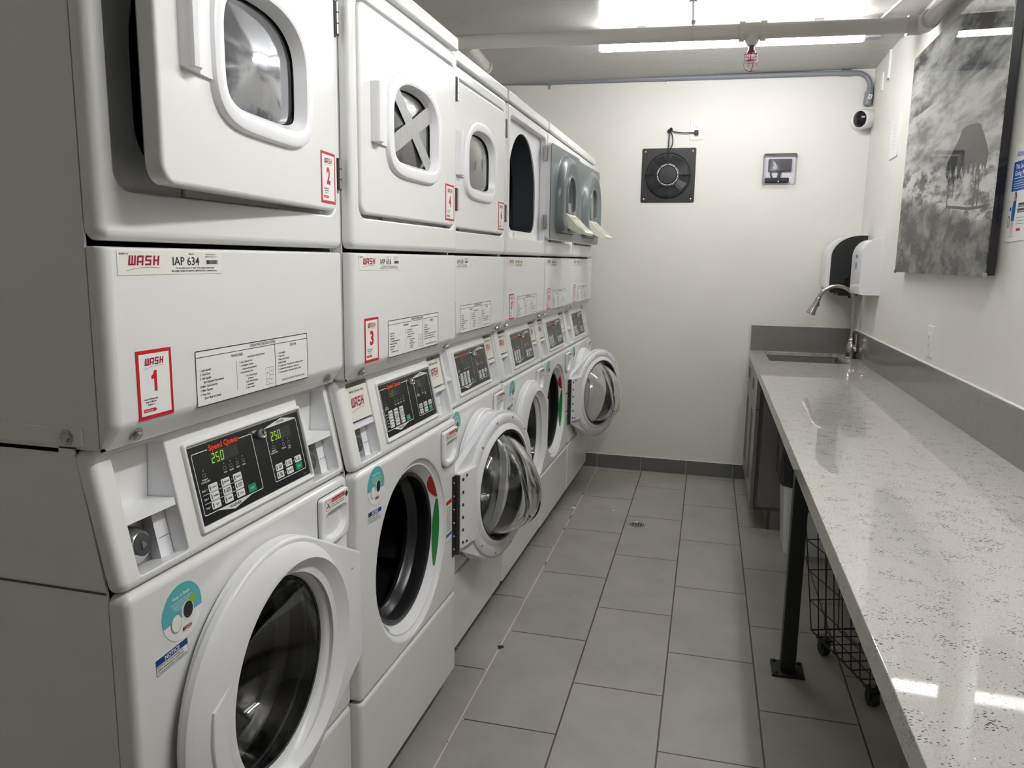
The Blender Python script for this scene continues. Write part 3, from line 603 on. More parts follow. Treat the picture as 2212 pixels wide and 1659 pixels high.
# dryer door, closed pose, hinge line at the origin (door spans y -.626..0)
DW0, DW1, DZ0, DZ1 = -.628, -.004, 1.526, 1.972
WC = (-.325, 1.752)
def f_ddoor():
    g = G(); o = rrect(DW0, DW1, DZ0, DZ1, .028, 6); g.plate(o, [win(*WC, .290, .215)], -.020, .006, TN, 'enamel', r=.006, rh=.002, seg=3); return g
def f_dring():
    g = G(); loops = []
    for d, h in ((0, .004), (-.001, .012), (-.004, .017), (-.009, .019), (-.024, .0195), (-.030, .017), (-.037, .004), (-.041, -.004)):
        loops.append([TN(a, b, h) for a, b in off(win(*WC, .358, .258), d)])
    g.strip(loops, 'plastic_white'); return g
def f_dwin(m):
    def f():
        g = G(); L = lambda d, h: [TN(a, b, h) for a, b in off(win(*WC, .300, .200), d)]
        g.strip([L(.012, .002), L(0, -.004), L(-.006, -.010), L(-.009, -.010)], 'rubber')
        B = []; 
        for k in range(9):
            t = k/8; B.append([TN(WC[0]+(a-WC[0])*(1-t)+0, WC[1]+(b-WC[1])*(1-t), -.010+.012*(1-(1-t)**2)) for a, b in off(win(*WC, .300, .200), -.009)])
        g.strip(B[:-1], m); g.add(B[-2], [tuple(range(len(B[-2])))], m); return g
    return f
def f_dhandle():
    g = G(); c = WC[0]-.215; z0, z1 = WC[1]-.066, WC[1]+.066
    pr = [(c-.037, .004), (c-.037, .020), (c-.033, .027), (c-.026, .030), (c-.018, .029), (c-.012, .024), (c+.004, .013), (c+.040, .011), (c+.040, .004)]
    ends = [(z0, .004), (z0+.002, .0), (z1-.002, .0), (z1, .004)]
    g.strip([[TN(a+(d if a < c else 0)*(1 if h < .02 else .5), z, max(.004, h-d*(h > .02))) for a, h in pr] for z, d in ends], 'plastic_white', cap0=True, cap1=True); return g
def f_dliner():
    """grey moulded inside of the dryer door"""
    g = G(); o = rrect(DW0+.004, DW1-.004, DZ0+.004, DZ1-.004, .024, 6); cx = -.318; a0 = arch(cx, .214, 1.940, 1.562, .07)
    g.plate(o, [a0], -.024, -.020, TN, 'liner_grey')
    wa = arch(cx, .082, 1.838, 1.668, .02)
    L = lambda d, h: [TN(a, b, h) for a, b in off(a0, d)]
    Wp = lambda d, h: [TN(a, b, h) for a, b in off(wa, d)]
    g.strip([L(.012, -.0242), L(.010, -.0265), L(.002, -.0268), L(0, -.024)], 'liner_grey')
    g.strip([L(0, -.022), L(-.003, -.040), L(-.012, -.056), L(-.026, -.063), L(-.042, -.062), L(-.062, -.054)], 'liner_grey')
    mixl = lambda t, h: [Vector(TN(p[0]*(1-t)+q[0]*t, p[1]*(1-t)+q[1]*t, h)) for p, q in zip(off(a0, -.062), off(wa, .010))]
    g.strip([mixl(0, -.054), mixl(.4, -.049), mixl(.8, -.048), mixl(1, -.050)], 'liner_grey')
    g.strip([Wp(.010, -.050), Wp(.008, -.056), Wp(.002, -.058), Wp(0, -.054), Wp(0, -.044)], 'plastic_white' if False else 'liner_grey')
    return g
def f_dlwin():
    g = G(); wa = arch(-.318, .082, 1.838, 1.668, .02); g.fill(wa, [], -.0455, TN, 'window_grey'); return g
def f_lint():
    g = G(); y0, y1 = -.418, -.218
    top = [(1.662, -.048), (1.650, -.062), (1.600, -.108), (1.578, -.142), (1.566, -.152)]; bot = [(1.556, -.148), (1.560, -.120), (1.572, -.090), (1.590, -.060), (1.600, -.048)]
    prof = top+bot; g.strip([[TN(y, z, h) for z, h in prof] for y in (y0, y0+.006, y1-.006, y1)], 'plastic_cream', cap0=True, cap1=True)
    for k in range(12):
        t = k/11; z = 1.645+(1.575-1.645)*t; h = -.067+(-.140+.067)*t; g.box(h-.0035, h+.001, y0+.012, y1-.012, z-.0012+.001, z+.003, 'plastic_cream')
    g.box(-.085, -.050, y0+.06, y1-.06, 1.566, 1.590, 'plastic_cream', .002); return g
def f_dhinge():
    g = G()
    for z0 in (0,):
        g.box(-.004, .008, -.008, .010, z0, z0+.066, 'hinge_dark', .001)
        for k in range(3): g.cyl((.008, .001, z0+.002+k*.0215), (.008, .001, z0+.021+k*.0215), .0042, 'zinc', 10)
    return g
def f_dhinge_open():
    g = G()
    for z0 in (0,):
        g.box(-.006, .002, -.026, .024, z0, z0+.066, 'zinc', .001)
        for k in range(5): g.cyl((.003, 0, z0+.001+k*.013), (.003, 0, z0+.0125+k*.013), .0045, 'zinc', 10)
        for y in (-.016, .015):
            for z in (z0+.014, z0+.052): g.lathe([(.004, .002), (.003, .0035), (.0004, .004)], (y, z), TN, 'chrome', 10)
    return g
# washer door, closed pose, hinge line at the origin
WD = (-.335, .635)
def hull_outline(r, n=72, x1=0.0, zt=.760, zb=.505):
    cx, cz = WD
    def tang(P, up):
        d = math.hypot(P[0]-cx, P[1]-cz); b = math.atan2(P[1]-cz, P[0]-cx); a = math.acos(r/d); return b+(a if up else -a)
    at = tang((x1, zt), True); ab = tang((x1, zb), False)+2*pi
    pts = [(cx+r*cos(at+(ab-at)*k/n), cz+r*sin(at+(ab-at)*k/n)) for k in range(n+1)]
    return pts+[(x1, zb), (x1, zt)]
def f_wdoor():
    g = G(); o = hull_outline(.266); g.plate(o, [circ(*WD, .196, 72)], .008, .036, TN, 'plastic_white', r=.007, back=True)
    LP = [(.332, .628, .262, .010), (.332, .628, .269, .020), (.333, .628, .268, .030), (.337, .630, .259, .038), (.349, .634, .238, .0455), (.366, .638, .2175, .0508), (.3735, .640, .2100, .0520), (.3740, .640, .2078, .0510), (.3550, .640, .1960, .034), (.344, .638, .1890, .024), (.342, .637, .1860, .016), (.342, .636, .1850, .010)]
    g.strip([[TN(cx-.677+r*cos(2*pi*k/80), cz+r*sin(2*pi*k/80), h) for k in range(80)] for cx, cz, r, h in LP], 'plastic_white')
    # raised pull on the lower left, cut straight beside the glass
    pad = [(.345-.677+.236*cos(R(a)), .638+.236*sin(R(a))) for a in range(166, 232, 5)]+[(.205-.677, .462), (.168-.677, .520), (.166-.677, .728)]
    g.plate(pad, [], .030, .0505, TN, 'plastic_white', r=.004)
    g.box(.036, .0365, -.050, -.040, .735, .737, 'ink_grey'); return g
def f_wdoor_in():
    """what the door shows once it is open"""
    g = G(); g.lathe([(.256, .009), (.256, .001), (.250, -.004), (.236, -.006), (.230, -.003), (.220, -.002), (.208, -.010), (.200, -.012), (.197, -.004), (.193, .006)], WD, TN, 'plastic_white', 72)
    g.plate(rrect(-.118, -.006, .506, .758, .006, 4), [], -.004, .010, TN, 'plastic_white', r=.003)
    T2 = lambda a, b, h: (-h, a, b)
    g.plate([(-b_[0], b_[1]) for b_ in rrect(.006, .118, .506, .758, .006, 4)][::-1], [], .003, .009, T2, 'plastic_white', r=.002)
    g.lathe([(.1965, -.005), (.1935, -.009), (.190, -.008), (.187, .004)], WD, TN, 'rubber', 72)
    for k in range(12):
        a = R(15+30*k); g.lathe([(.0045, .004), (.004, .0065), (.0005, .007)], (WD[0]+.243*cos(a), WD[1]+.243*sin(a)), T2, 'zinc', 10)
    for k in range(6): g.lathe([(.0055, .009), (.0045, .012), (.0005, .0125)], (-.020, .526+k*.042), T2, 'hinge_dark', 10)
    for z in (.522, .744): g.lathe([(.005, .009), (.004, .0115), (.0005, .012)], (-.046, z), T2, 'hinge_dark', 10)
    return g
def f_bowl():
    g = G(); N_, M_ = 64, 14; cx, cz = WD
    def dep(x, z, R_):
        q = min(1, math.hypot(x, z)/R_); d = .125*(1-q**3.2)*(1-.42*z/R_); d *= 1-.22*math.exp(-((x-.01)/.022)**2)*(1 if z > -.1 else .6); return d
    def surf(R_, h0, sc):
        loops = []
        for j in range(M_+1):
            q = 1-j/M_; q = max(q, .002); loops.append([TN(cx+R_*q*cos(2*pi*k/N_), cz+R_*q*sin(2*pi*k/N_), h0-dep(R_*q*cos(2*pi*k/N_), R_*q*sin(2*pi*k/N_), R_)*sc) for k in range(N_)])
        return loops
    a = surf(.184, .004, 1.0); b = surf(.177, .010, .97)
    g.strip(a, 'glass', cap1=True); g.strip([a[0], [TN(cx+.184*cos(2*pi*k/N_), cz+.184*sin(2*pi*k/N_), .012) for k in range(N_)], [TN(cx+.177*cos(2*pi*k/N_), cz+.177*sin(2*pi*k/N_), .012) for k in range(N_)], b[0]], 'glass'); g.strip(b, 'glass', cap1=True)
    return g
def f_whinge():
    g = G(); z0, z1 = .490, .754; g.box(-.002, .003, -.030, 0, z0, z1, 'hinge_dark', .0008); g.box(.002, .012, -.006, .006, z0, z1, 'hinge_dark', .0012)
    n = 14
    for k in range(n): g.cyl((.010, 0, z0+(z1-z0)*k/n+.0008), (.010, 0, z0+(z1-z0)*(k+1)/n-.0008), .0055, 'hinge_dark', 10)
    for k in range(6): g.lathe([(.004, .003), (.003, .005), (.0004, .0055)], (-.018, z0+.022+k*.044), TN, 'zinc', 10)
    return g

STACKS = [
 dict(D=.804, y=.866, w='1', d='2', id='634', dd=6.3, wd=0, disp=('250', '250', 2), cards=(), coin=(0, 1), win='window_mirror',
      label='nearest stacked washer and dryer, tags 1 and 2, dryer door ajar, washer shut', seed=1),
 dict(D=.779, y=1.553, w='3', d='4', id='636', dd=0, wd=170, disp=('rdEr', ' 50', 1), cards=(0, 1), coin=(0,), win='window_grey', tape=True,
      label='stacked washer and dryer with tags 3 and 4, tape crossed over its dryer window', seed=2),
 dict(D=.8185, y=2.234, w='5', d='6', id='638', dd=0, wd=0, disp=(' 50', ' 50', 1), cards=(1,), coin=(), win='window_grey', so=(-.018, -.016, -.022),
      label='third stacked washer and dryer, tag 6 on its shut dryer door', seed=3),
 dict(D=.815, y=2.934, w='07', d='8', id='640', dd=178, wd=0, disp=('', '', 0), cards=(0, 1), coin=(), win='window_grey',
      label='stacked washer and dryer tagged 07, dryer mouth open, washer door shut', seed=4),
 dict(D=.812, y=3.620, w='09', d='10', id='642', dd=178, wd=158, disp=('', '', 0), cards=(0, 1), coin=(), win='window_grey',
      label='fifth stacked washer and dryer, its washer door and grey-lined dryer door both open', seed=5),
 dict(D=.811, y=4.304, w='11', d='12', id='644', dd=0, wd=0, disp=('', '', 0), cards=(), coin=(), win='window_grey',
      label='farthest stacked washer and dryer, beside the wall with the black fan', seed=6),
]
def make_stack(c):
    t = thing('stacked_washer_dryer', c['label'], 'washer dryer', (-c['D'], c['y'], 0), 0, 'stacked washers and dryers along the left wall')
    part('cabinet', 'cab', f_cabinet, t); [part('foot', 'foot', f_foot, t, (x, y, 0)) for x in (-.10, -.62) for y in (.07, W-.07)]; part('top_lid', 'lid', f_lid, t)
    part('dryer_front_panel', 'dfront', f_dryer_front, t); part('dryer_door_frame', 'dframe', f_dryer_frame, t); part('dryer_drum', 'ddrum', f_dryer_drum, t)
    mid = part('front_panel', 'mid', f_mid, t)
    for u, z in ((.055, 1.169), (W-.060, 1.169)): part('screw', 'bolt', f_bolt, mid, Matrix.Translation((-.0135, u, z)) @ Matrix.Rotation(R(35), 4, 'Y') @ MT)
    if c['seed'] == 1: part('side_screw', 'bolt', f_bolt, t, Matrix.Translation((-.081, -.003, 1.173)) @ Matrix.Rotation(R(90), 4, 'X'))
    so = c.get('so', (0, 0, 0))
    part('machine_label', 'id'+c['id'], lambda: idsheet(c['id']), mid, on_front(.024+so[0], 1.402, .0003))
    part('number_tag', 'tag'+c['w'], lambda: tagsheet(c['w']), mid, on_front(.047+so[1], 1.191, .0003))
    part('instruction_label', 'instr', instr, mid, on_front(.176+so[2], 1.187, .0002))
    con = part('console', 'console', f_console, t)
    part('control_bezel', 'bezel', f_bezel, con)
    key = 'ctl%s%s' % (c['disp'][0], c['disp'][1]); b = .0335*1.0
    cp = part('control_panel', key, lambda: ctrl_panel(key, *c['disp']), t, on_console(.1905, .9435+.0375*cos(SL), .0005))
    part('key_lock', 'key', f_key, cp, Matrix.Translation((.588*PW, .865*PH, .001)))
    for k in (0, 1):
        bay = part('coin_bay', 'bay%d' % k, f_bay(k, k in c['cards']), con)
        if k in c['coin']: part('coin_slide', 'coin%d' % k, f_coin(k), con)
        if k in c['cards']: part('payment_card', 'card', card, con, on_console(BAYS[k][0]+.001, 1.050, -.006))
    wf = part('washer_front_panel', 'wfront', f_washer_front, t)
    part('gasket', 'gasket', f_gasket, t); part('washer_drum', 'wdrum', f_wdrum, t)
    dr = part('detergent_drawer', 'drawer', f_hatch, t); part('drawer_sticker', 'dsti', drawer_sticker, dr, on_front(.5545, .8865, .0132))
    part('base_panel', 'base', f_base, t)
    k2 = Matrix.Rotation(R(4*math.sin(c['seed']*2.1)), 4, 'Z')
    part('round_sticker', 'keep', keepfresh, wf, on_front(.114 if c['seed'] != 2 else .096, .868 if c['seed'] == 1 else .886, .0003) @ k2)
    if c['seed'] in (1, 2, 4): part('notice_sticker', 'notice', notice, wf, on_front(.050, .788 if c['seed'] == 1 else .803, .0003) @ k2)
    # dryer door
    dd = part('dryer_door', 'ddoor', f_ddoor, t, Matrix.Translation((0.001, .658, 0)) @ Matrix.Rotation(R(c['dd']), 4, 'Z'))
    part('window_ring', 'dring', f_dring, dd); part('window_pane', 'dwin'+c['win'], f_dwin(c['win']), dd); part('handle', 'dhandle', f_dhandle, dd)
    part('inner_panel', 'dliner', f_dliner, dd, label='grey moulded inner panel'); part('inner_window', 'dlwin', f_dlwin, dd); part('lint_filter', 'lint', f_lint, dd, label='cream ribbed lint filter')
    if c['dd'] < 90:
        part('number_tag', 'tag'+c['d'], lambda: tagsheet(c['d']), dd, on_front(-.094, 1.540, .0063))
        for z0 in (1.572, 1.885): part('hinge', 'dhinge', f_dhinge, t, (0, .664, z0))
    else:
        for z0 in (1.572, 1.885): part('hinge', 'dhingeo', f_dhinge_open, t, (0.002, .662, z0))
    if c.get('tape'):
        def f_tape():
            d = Dec(th=.0006); rnd = random.Random(4)
            for (ax, az, bx, bz, w_) in ((-.118, .080, .112, -.082, .040), (-.136, -.058, .118, .058, .042)):
                q = Vector((bx-ax, bz-az)); n = Vector((-q.y, q.x)).normalized()*w_/2; L1 = []; L2 = []
                for k in range(13):
                    s_ = k/12; j = rnd.uniform(-.0015, .0015); p = Vector((ax, az))+q*s_; L1.append((p.x-n.x+j, p.y-n.y)); L2.append((p.x+n.x, p.y+n.y+j))
                d.g.plate(L1+L2[::-1], [], (0 if ax > -.13 else .0007), (.0006 if ax > -.13 else .0014), TZ, 'tape')
            return d.g
        part('duct_tape', 'tape', f_tape, dd, on_front(WC[0], WC[1], .0035), label='silver duct tape crossed over the window')
    # washer door
    wd = part('washer_door', 'wdoor', f_wdoor, t, Matrix.Translation((.008 if c['wd'] else 0, .677, 0)) @ Matrix.Rotation(R(c['wd']), 4, 'Z'))
    part('inner_ring', 'wdin', f_wdoor_in, wd); part('glass_bowl', 'bowl', f_bowl, wd, label='clear glass door bowl'); part('washer_hinge', 'whinge', f_whinge, t, (0, .677, 0))
    if c['wd']:
        for q in ((22, 46, 'sticker_red'), (-34, 20, 'sticker_green'), (158, 182, 'sticker_red'), (184, 232, 'sticker_green')): part('level_sticker', 'arc%d' % q[0], lambda: f_arcs(*q), t, label=q[2].split('_')[1]+' curved strip on the washer rim')
        part('warning_sticker', 'warn', sidesheet, wf, on_front(.592, .560, .0003))
    return t
stacks = [make_stack(c) for c in STACKS]

# ---------------------------------------------------------------- room
YB, XR, ZC, XL, YF = 5.2136, .821, 2.5868, -1.60, -1.9
WA = R(.6367)
def wx(y): return XR-(y-5.0)*math.tan(WA)          # face of the right wall at depth y
WALLM = lambda y, z=0, n=0: Matrix.Translation((wx(y)-n*cos(WA), y-n*sin(WA), z)) @ Matrix.Rotation(WA, 4, 'Z')
FM = Matrix.Translation((-.4145, 2.5, 0)) @ Matrix.Rotation(R(.8489), 4, 'Z')
g = G(); g.box(-1.75, 1.85, -4.6, 3.0, -.06, 0, 'floor_tile'); struct('floor', g, FM)
struct('ceiling', G().box(XL-.3, 1.4, YF-.1, YB+.1, ZC, ZC+.1, 'ceiling_paint'))
struct('wall_back', G().box(XL-.1, 1.4, YB, YB+.1, -.06, ZC+.05, 'wall_paint'))
struct('wall_left', G().box(XL-.1, XL, YF, YB, -.06, ZC+.05, 'wall_paint'))
struct('wall_right', G().box(0, .1, YF-5.2, .25, -.06, ZC+.05, 'wall_paint'), Matrix.Translation((XR, 5, 0)) @ Matrix.Rotation(WA, 4, 'Z'))
struct('wall_front', G().box(XL-.1, 1.4, YF-.1, YF, -.06, ZC+.05, 'wall_paint'))
g = G(); x = -.768-.3048*3
mat('base_tile', (0.135, 0.135, 0.13), 0.35, var=0.08, vscale=6)
while x < .85:
    x1 = min(x+.3048, .84); g.box(max(x, XL)+.0012, x1-.0012, YB-.009, YB, .0015, .0965, 'base_tile', .0012); x += .3048
g.box(XL, .83, YB-.006, YB, 0, .097, 'caulk'); struct('baseboard_back', g)

# ceiling lights
def tube(name, loc, rz, key, label, L=1.255):
    t = thing(name, label, 'ceiling light', loc, rz, 'strip lights on the ceiling')
    obj('diffuser', G().box(-L/2, L/2, -.026, .026, -.024, .026, key, .014, 4), t)
    g = G(); g.box(-L/2-.004, L/2+.004, -.016, .016, .0255, .034, 'plastic_white', .003)
    for s in (-1, 1): g.box(s*(L/2)-.004, s*(L/2)+.004, -.024, .024, -.020, .030, 'plastic_white', .003)
    for x in (-.42, .42): g.box(x-.02, x+.02, -.010, .010, .033, ZC-loc[2], 'zinc', .002)
    obj('housing', g, t); return t
tube('strip_light', (-.035, 4.115, 2.500), R(3.2), 'tube_light', 'glowing white strip light on the ceiling behind the sprinkler pipe')
tube('strip_light', (.42, 1.46, 2.500), R(90), 'tube_light_fill', 'added fill strip light on the ceiling, out of view above the near machines')  # unseen fill lamp, added and placed to soften shade on the near consoles

# sprinkler pipe
A = Vector((-1.254, 3.683, 2.452)); B = Vector((.770, 3.822, 2.448)); dA = (B-A).normalized(); P0 = A-dA*.30; P1 = B
t = thing('sprinkler_pipe', 'thick painted sprinkler pipe crossing under the ceiling', 'pipe', tuple(P0))
def loc(p): return Vector(p)-P0
g = G(); g.tube([loc(P0), loc(P1)], .0325, 'pipe_paint', 24)
g.tube([loc(P1), loc(P1+Vector((.012, -.012, .001))), loc(P1+Vector((.018, -.04, .002))), loc(P1+Vector((.030, -3.2, .004)))], .0325, 'pipe_paint', 24)
g.tube([loc(P1-dA*.06), loc(P1-dA*.01), loc(P1+Vector((.008, -.03, 0))), loc(P1+Vector((.013, -.09, 0)))], .040, 'pipe_paint', 24)
obj('pipe_run', g, t)
Tc = A+dA*((.073-A.x)/dA.x)
g = G(); g.tube([loc(Tc-dA*.058), loc(Tc-dA*.034)], .042, 'pipe_paint', 24); g.tube([loc(Tc+dA*.034), loc(Tc+dA*.058)], .042, 'pipe_paint', 24); g.tube([loc(Tc-dA*.04), loc(Tc+dA*.04)], .0365, 'pipe_paint', 24)
g.tube([loc(Tc), loc(Tc-Vector((0, 0, .045))), loc(Tc-Vector((0, 0, .062)))], [.034, .030, .019], 'pipe_paint', 24); g.lathe([(.0085, 0), (.0085, .002), (.007, .002)], (0, 0), lambda a, b, h: loc(Tc+Vector((a, -.036-h, b)))[:], 'pipe_paint', 18)
obj('tee_fitting', g, t)
g = G(); q = Tc-Vector((0, 0, .062)); z = lambda h: loc(q-Vector((0, 0, h)))
g.tube([z(-.004), z(.022)], .0125, 'hinge_dark', 16); g.tube([z(.022), z(.030)], [.018, .020], 'brass_red', 16); g.cyl(z(.030), z(.062), .004, 'brass_red', 8); g.tube([z(.060), z(.063)], .016, 'brass_red', 16)
for k in range(4):
    a = R(20+90*k); e = Vector((cos(a), sin(a), 0)); pts = [z(.026)+e*.020, z(.036)+e*.030]+[z(.080+.028*sin(b))+e*.030*cos(b) for b in [R(x) for x in (0, 25, 50, 70, 90)]]
    g.tube(pts, .0018, 'brass_red', 8)
for h in (.040, .066): g.tube([z(h)+Vector((.030*cos(a), .030*sin(a), 0)) for a in [2*pi*k/24 for k in range(24)]], .0015, 'brass_red', 6, closed=True)
obj('sprinkler_head', g, t)['label'] = 'red caged sprinkler head under the tee'
hx = -.185; Hc = A+dA*((hx-A.x)/dA.x); g = G()
g.cyl(loc(Hc+Vector((0, 0, .03))), loc(Vector((hx-.004, Hc.y-.02, ZC))), .0050, 'zinc', 10); g.tube([loc(Hc+Vector((0, 0, .040))), loc(Hc+Vector((0, 0, .055)))], .010, 'zinc', 12); g.tube([loc(Vector((hx-.004, Hc.y-.02, ZC-.012))), loc(Vector((hx-.004, Hc.y-.02, ZC)))], .018, 'zinc', 16)
g.tube([loc(Hc+Vector((0, .0345*cos(a), .0345*sin(a)))) for a in [2*pi*k/24 for k in range(24)]], .0022, 'pipe_paint', 6, closed=True)
obj('hanger_rod', g, t)
g = G(); p0 = Vector((-1.235, 3.690, 2.440)); p1 = Vector((-1.245, 4.02, 2.418)); g.tube([loc(p0), loc(p1)], .0315, 'pipe_paint', 24); g.tube([loc(p1-(p1-p0).normalized()*.018), loc(p1+(p1-p0).normalized()*.012)], .036, 'pipe_paint', 24); obj('branch_pipe', g, t)
tag(obj('ceiling_cable', G().tube([(.655, 4.20, ZC-.006), (.667, 4.10, ZC-.007), (.700, 3.87, ZC-.006), (.76, 3.4, ZC-.006)], .0055, 'white_gloss', 8)), 'thin white cable running over the ceiling near the right wall', 'cable')
tag(obj('pipe_bracket', G().box(.635, .705, 4.40, 4.46, ZC-.030, ZC, 'conduit_grey', .006)), 'small grey box fixed to the ceiling beside the strip light', 'bracket')

# conduit on the back wall
t = thing('conduit', 'grey conduit along the top of the back wall, bending down in the corner', 'conduit', (0, YB, 2.56)); r = .0145
g = G(); y = -.019; pts = [(XL+.02, y, .040), (-1.2, y, .028), (.60, y, .006), (.66, y, .004)]+[(.70+.085*sin(R(a)), y, .003-.085*(1-cos(R(a)))) for a in (0, 20, 40, 60, 80, 90)]+[(.785, y, -.10)]
pts = [p if i < 4 else (p[0]+.010, p[1], p[2]) for i, p in enumerate(pts)]; g.tube(pts, r, 'conduit_grey', 16); g.tube([(.625, y, .005), (.685, y, .0035)], .0185, 'conduit_grey', 16); obj('tube', g, t)
g = G(); g.tube([(.795, y, -.075), (.795, y, -.105), (.792, y, -.115), (.789, y, -.170), (.788, y, -.185), (.788, y, -.190)], [.0175, .0185, .024, .025, .021, .012], 'conduit_grey', 20); obj('conduit_body', g, t)
g = Dec(0, .020, 0, .026, 'paper'); g.rect(.006, .014, .005, .021, 'ink_grey', 1); put('body_sticker', mesh('body_sticker', g.g), t, Matrix.Translation((.782, y-.0255, -.150)) @ Matrix.Rotation(R(90), 4, 'X') @ Matrix.Rotation(R(-20), 4, 'Z'))
for x, zz in ((-1.17, .028), (-.40, .019)):
    g = G(); g.tube([(x, y+.016*cos(a), zz+.0165*sin(a)) for a in [2*pi*k/16 for k in range(16)]], .0022, 'chrome', 6, closed=True); g.box(x-.007, x+.007, -.004, 0, zz-.040, zz-.014, 'zinc', .001); g.cyl((x, -.004, zz-.031), (x, -.009, zz-.031), .0045, 'chrome', 10); obj('clip', g, t)

# camera in the corner
t = thing('security_camera', 'white turret security camera in the upper right corner', 'camera', (.800, YB, 2.285))
obj('base', G().lathe([(.055, 0), (.055, .012), (.050, .020), (.030, .024)], (-.045, 0), TB, 'white_gloss', 32), t)
M_ = Matrix.Translation((-.030, -.075, .002)) @ Matrix.Rotation(R(-48), 4, 'Z') @ Matrix.Rotation(R(97), 4, 'X')
hd = obj('camera_head', G().lathe([(.0005, -.075), (.035, -.070), (.052, -.050), (.056, -.020), (.056, .020), (.054, .034), (.050, .040), (.047, .040)], (0, 0), TZ, 'white_gloss', 40), t, M_)
obj('lens', G().lathe([(.047, .038), (.040, .047), (.026, .053), (.014, .055), (.0005, .056)], (0, 0), TZ, 'black_gloss', 40), hd)
d = Dec(th=.0); d.text('Honeywell', 0, 0, .008, 'ink_grey', 'c', wid=.034)

# fan
t = thing('exhaust_fan', 'square black exhaust fan on the back wall with a round wire guard', 'fan', (-.369, YB, 1.982))
g = G(); s = .171; g.plate(rrect(-s, s, -s, s, .010, 4), [circ(0, 0, .138, 48)], 0, .006, TB, 'black_plastic', r=.002); g.lathe([(.138, .006), (.142, .012), (.146, .010), (.146, .004)], (0, 0), TB, 'black_plastic', 48); g.lathe([(.138, .004), (.136, -.001)], (0, 0), TB, 'black_plastic', 48); g.fill(circ(0, 0, .1385, 48), [], .0006, TB, 'cavity'); obj('mounting_plate', g, t)
g = G()
for k in range(7):
    a0 = 2*pi*k/7; g.add([TB(rr*cos(a0+da), rr*sin(a0+da), h) for rr, da, h in ((.050, 0, .018), (.050, .62, .006), (.132, .50, .006), (.132, .0, .018))], [(0, 1, 2, 3)], 'cavity')
obj('fan_blades', g, t)
g = G(); g.lathe([(.071, .004), (.071, .040), (.069, .044), (.061, .044)], (0, 0), TB, 'silver_ring', 48); obj('motor_ring', g, t)
g = G(); g.lathe([(.060, .010), (.060, .040), (.055, .046), (.020, .047), (.0005, .047)], (0, 0), TB, 'black_plastic', 48); obj('hub', g, t)
g = G()
for k in range(11):
    rr = .066+.0075*k; h = .046-.0028*max(0, k-2)-(.010 if k == 10 else 0); g.tube([TB(rr*cos(a), rr*sin(a), h) for a in [2*pi*i/56 for i in range(56)]], .0015, 'dark_grey', 5, closed=True)
for a in (0, 45, 90, 135, 180, 225, 270, 315):
    a = R(a); g.tube([TB(.055*cos(a), .055*sin(a), .047), TB(.085*cos(a), .085*sin(a), .046), TB(.135*cos(a), .135*sin(a), .026), TB(.146*cos(a), .146*sin(a), .008)], .002, 'black_steel', 6)
obj('wire_guard', g, t)
for a, b in ((-1, -1), (1, -1), (1, 1), (-1, 1)): obj('screw', G().lathe([(.0055, .006), (.0045, .009), (.0005, .010)], (a*.150, b*.150), TB, 'chrome', 14), t)
fan_M = Matrix.Translation((.369, -YB, -1.982))
g = G(); y = YB-.012
def P(x, z, h=.012): return (x, YB-h, z)
g.tube([P(-.205, 2.243, .022), P(-.24, 2.243, .020), P(-.29, 2.244, .02), P(-.345, 2.252, .02), P(-.368, 2.262, .018)], .0032, 'black_plastic', 8)
g.tube([P(-.366, 2.258, .016), P(-.352, 2.225, .022), P(-.347, 2.190, .024), P(-.352, 2.165, .018), P(-.364, 2.145, .016)], .0034, 'black_plastic', 8)
g.tube([P(-.372, 2.255, .012), P(-.373, 2.20, .014), P(-.374, 2.140, .018), P(-.372, 2.090, .040), P(-.372, 2.050, .050)], .0040, 'black_plastic', 8)
for dx, dz in ((0, 0), (.006, .006), (-.006, -.004)): g.tube([P(-.370+dx+.008*cos(a), 2.261+dz+.008*sin(a), .014+.006*sin(2*a)) for a in [2*pi*k/12 for k in range(12)]], .0038, 'black_plastic', 6, closed=True)
obj('power_cord', g, t, fan_M)['label'] = 'knotted black cord running up to the wall outlet'
obj('power_plug', G().box(-.216, -.190, YB-.040, YB-.0085, 2.228, 2.256, 'black_plastic', .005), t, fan_M)

def outlet(name, M, label, plug=False, double=False):
    t = put(name, None, None, M); tag(t, label, 'outlet'); T = TB
    obj('cover_plate', G().plate(rrect(-.041, .041, -.064, .064, .005, 4), [], 0, .006, T, 'outlet_white', r=.003), t)
    g = G(); g.plate(rrect(-.0175, .0175, -.034, .034, .002, 3), [], .005, .008, T, 'outlet_white', r=.001)
    for zz in ((.016, -.016) if not plug else (.016,)):
        for x in (-.0065, .0065): g.box(x-.001, x+.001, -.0084, -.0078, zz-.002, zz+.006, 'ink')
        g.lathe([(.0024, .0083), (.0003, .0084)], (0, zz-.0075), T, 'ink', 12)
    obj('receptacle', g, t); return t
outlet('wall_outlet', Matrix.Translation((-.203, YB, 2.264)), 'white wall outlet above the fan with a black plug in its lower socket', True)
WR = lambda y, z, n=0: WALLM(y, z, n) @ Matrix.Rotation(R(-90), 4, 'Z')   # on the right wall: across=-y, out=-x
outlet('wall_outlet', WR(3.448, 1.128), 'white wall outlet on the right wall above the countertop backsplash')

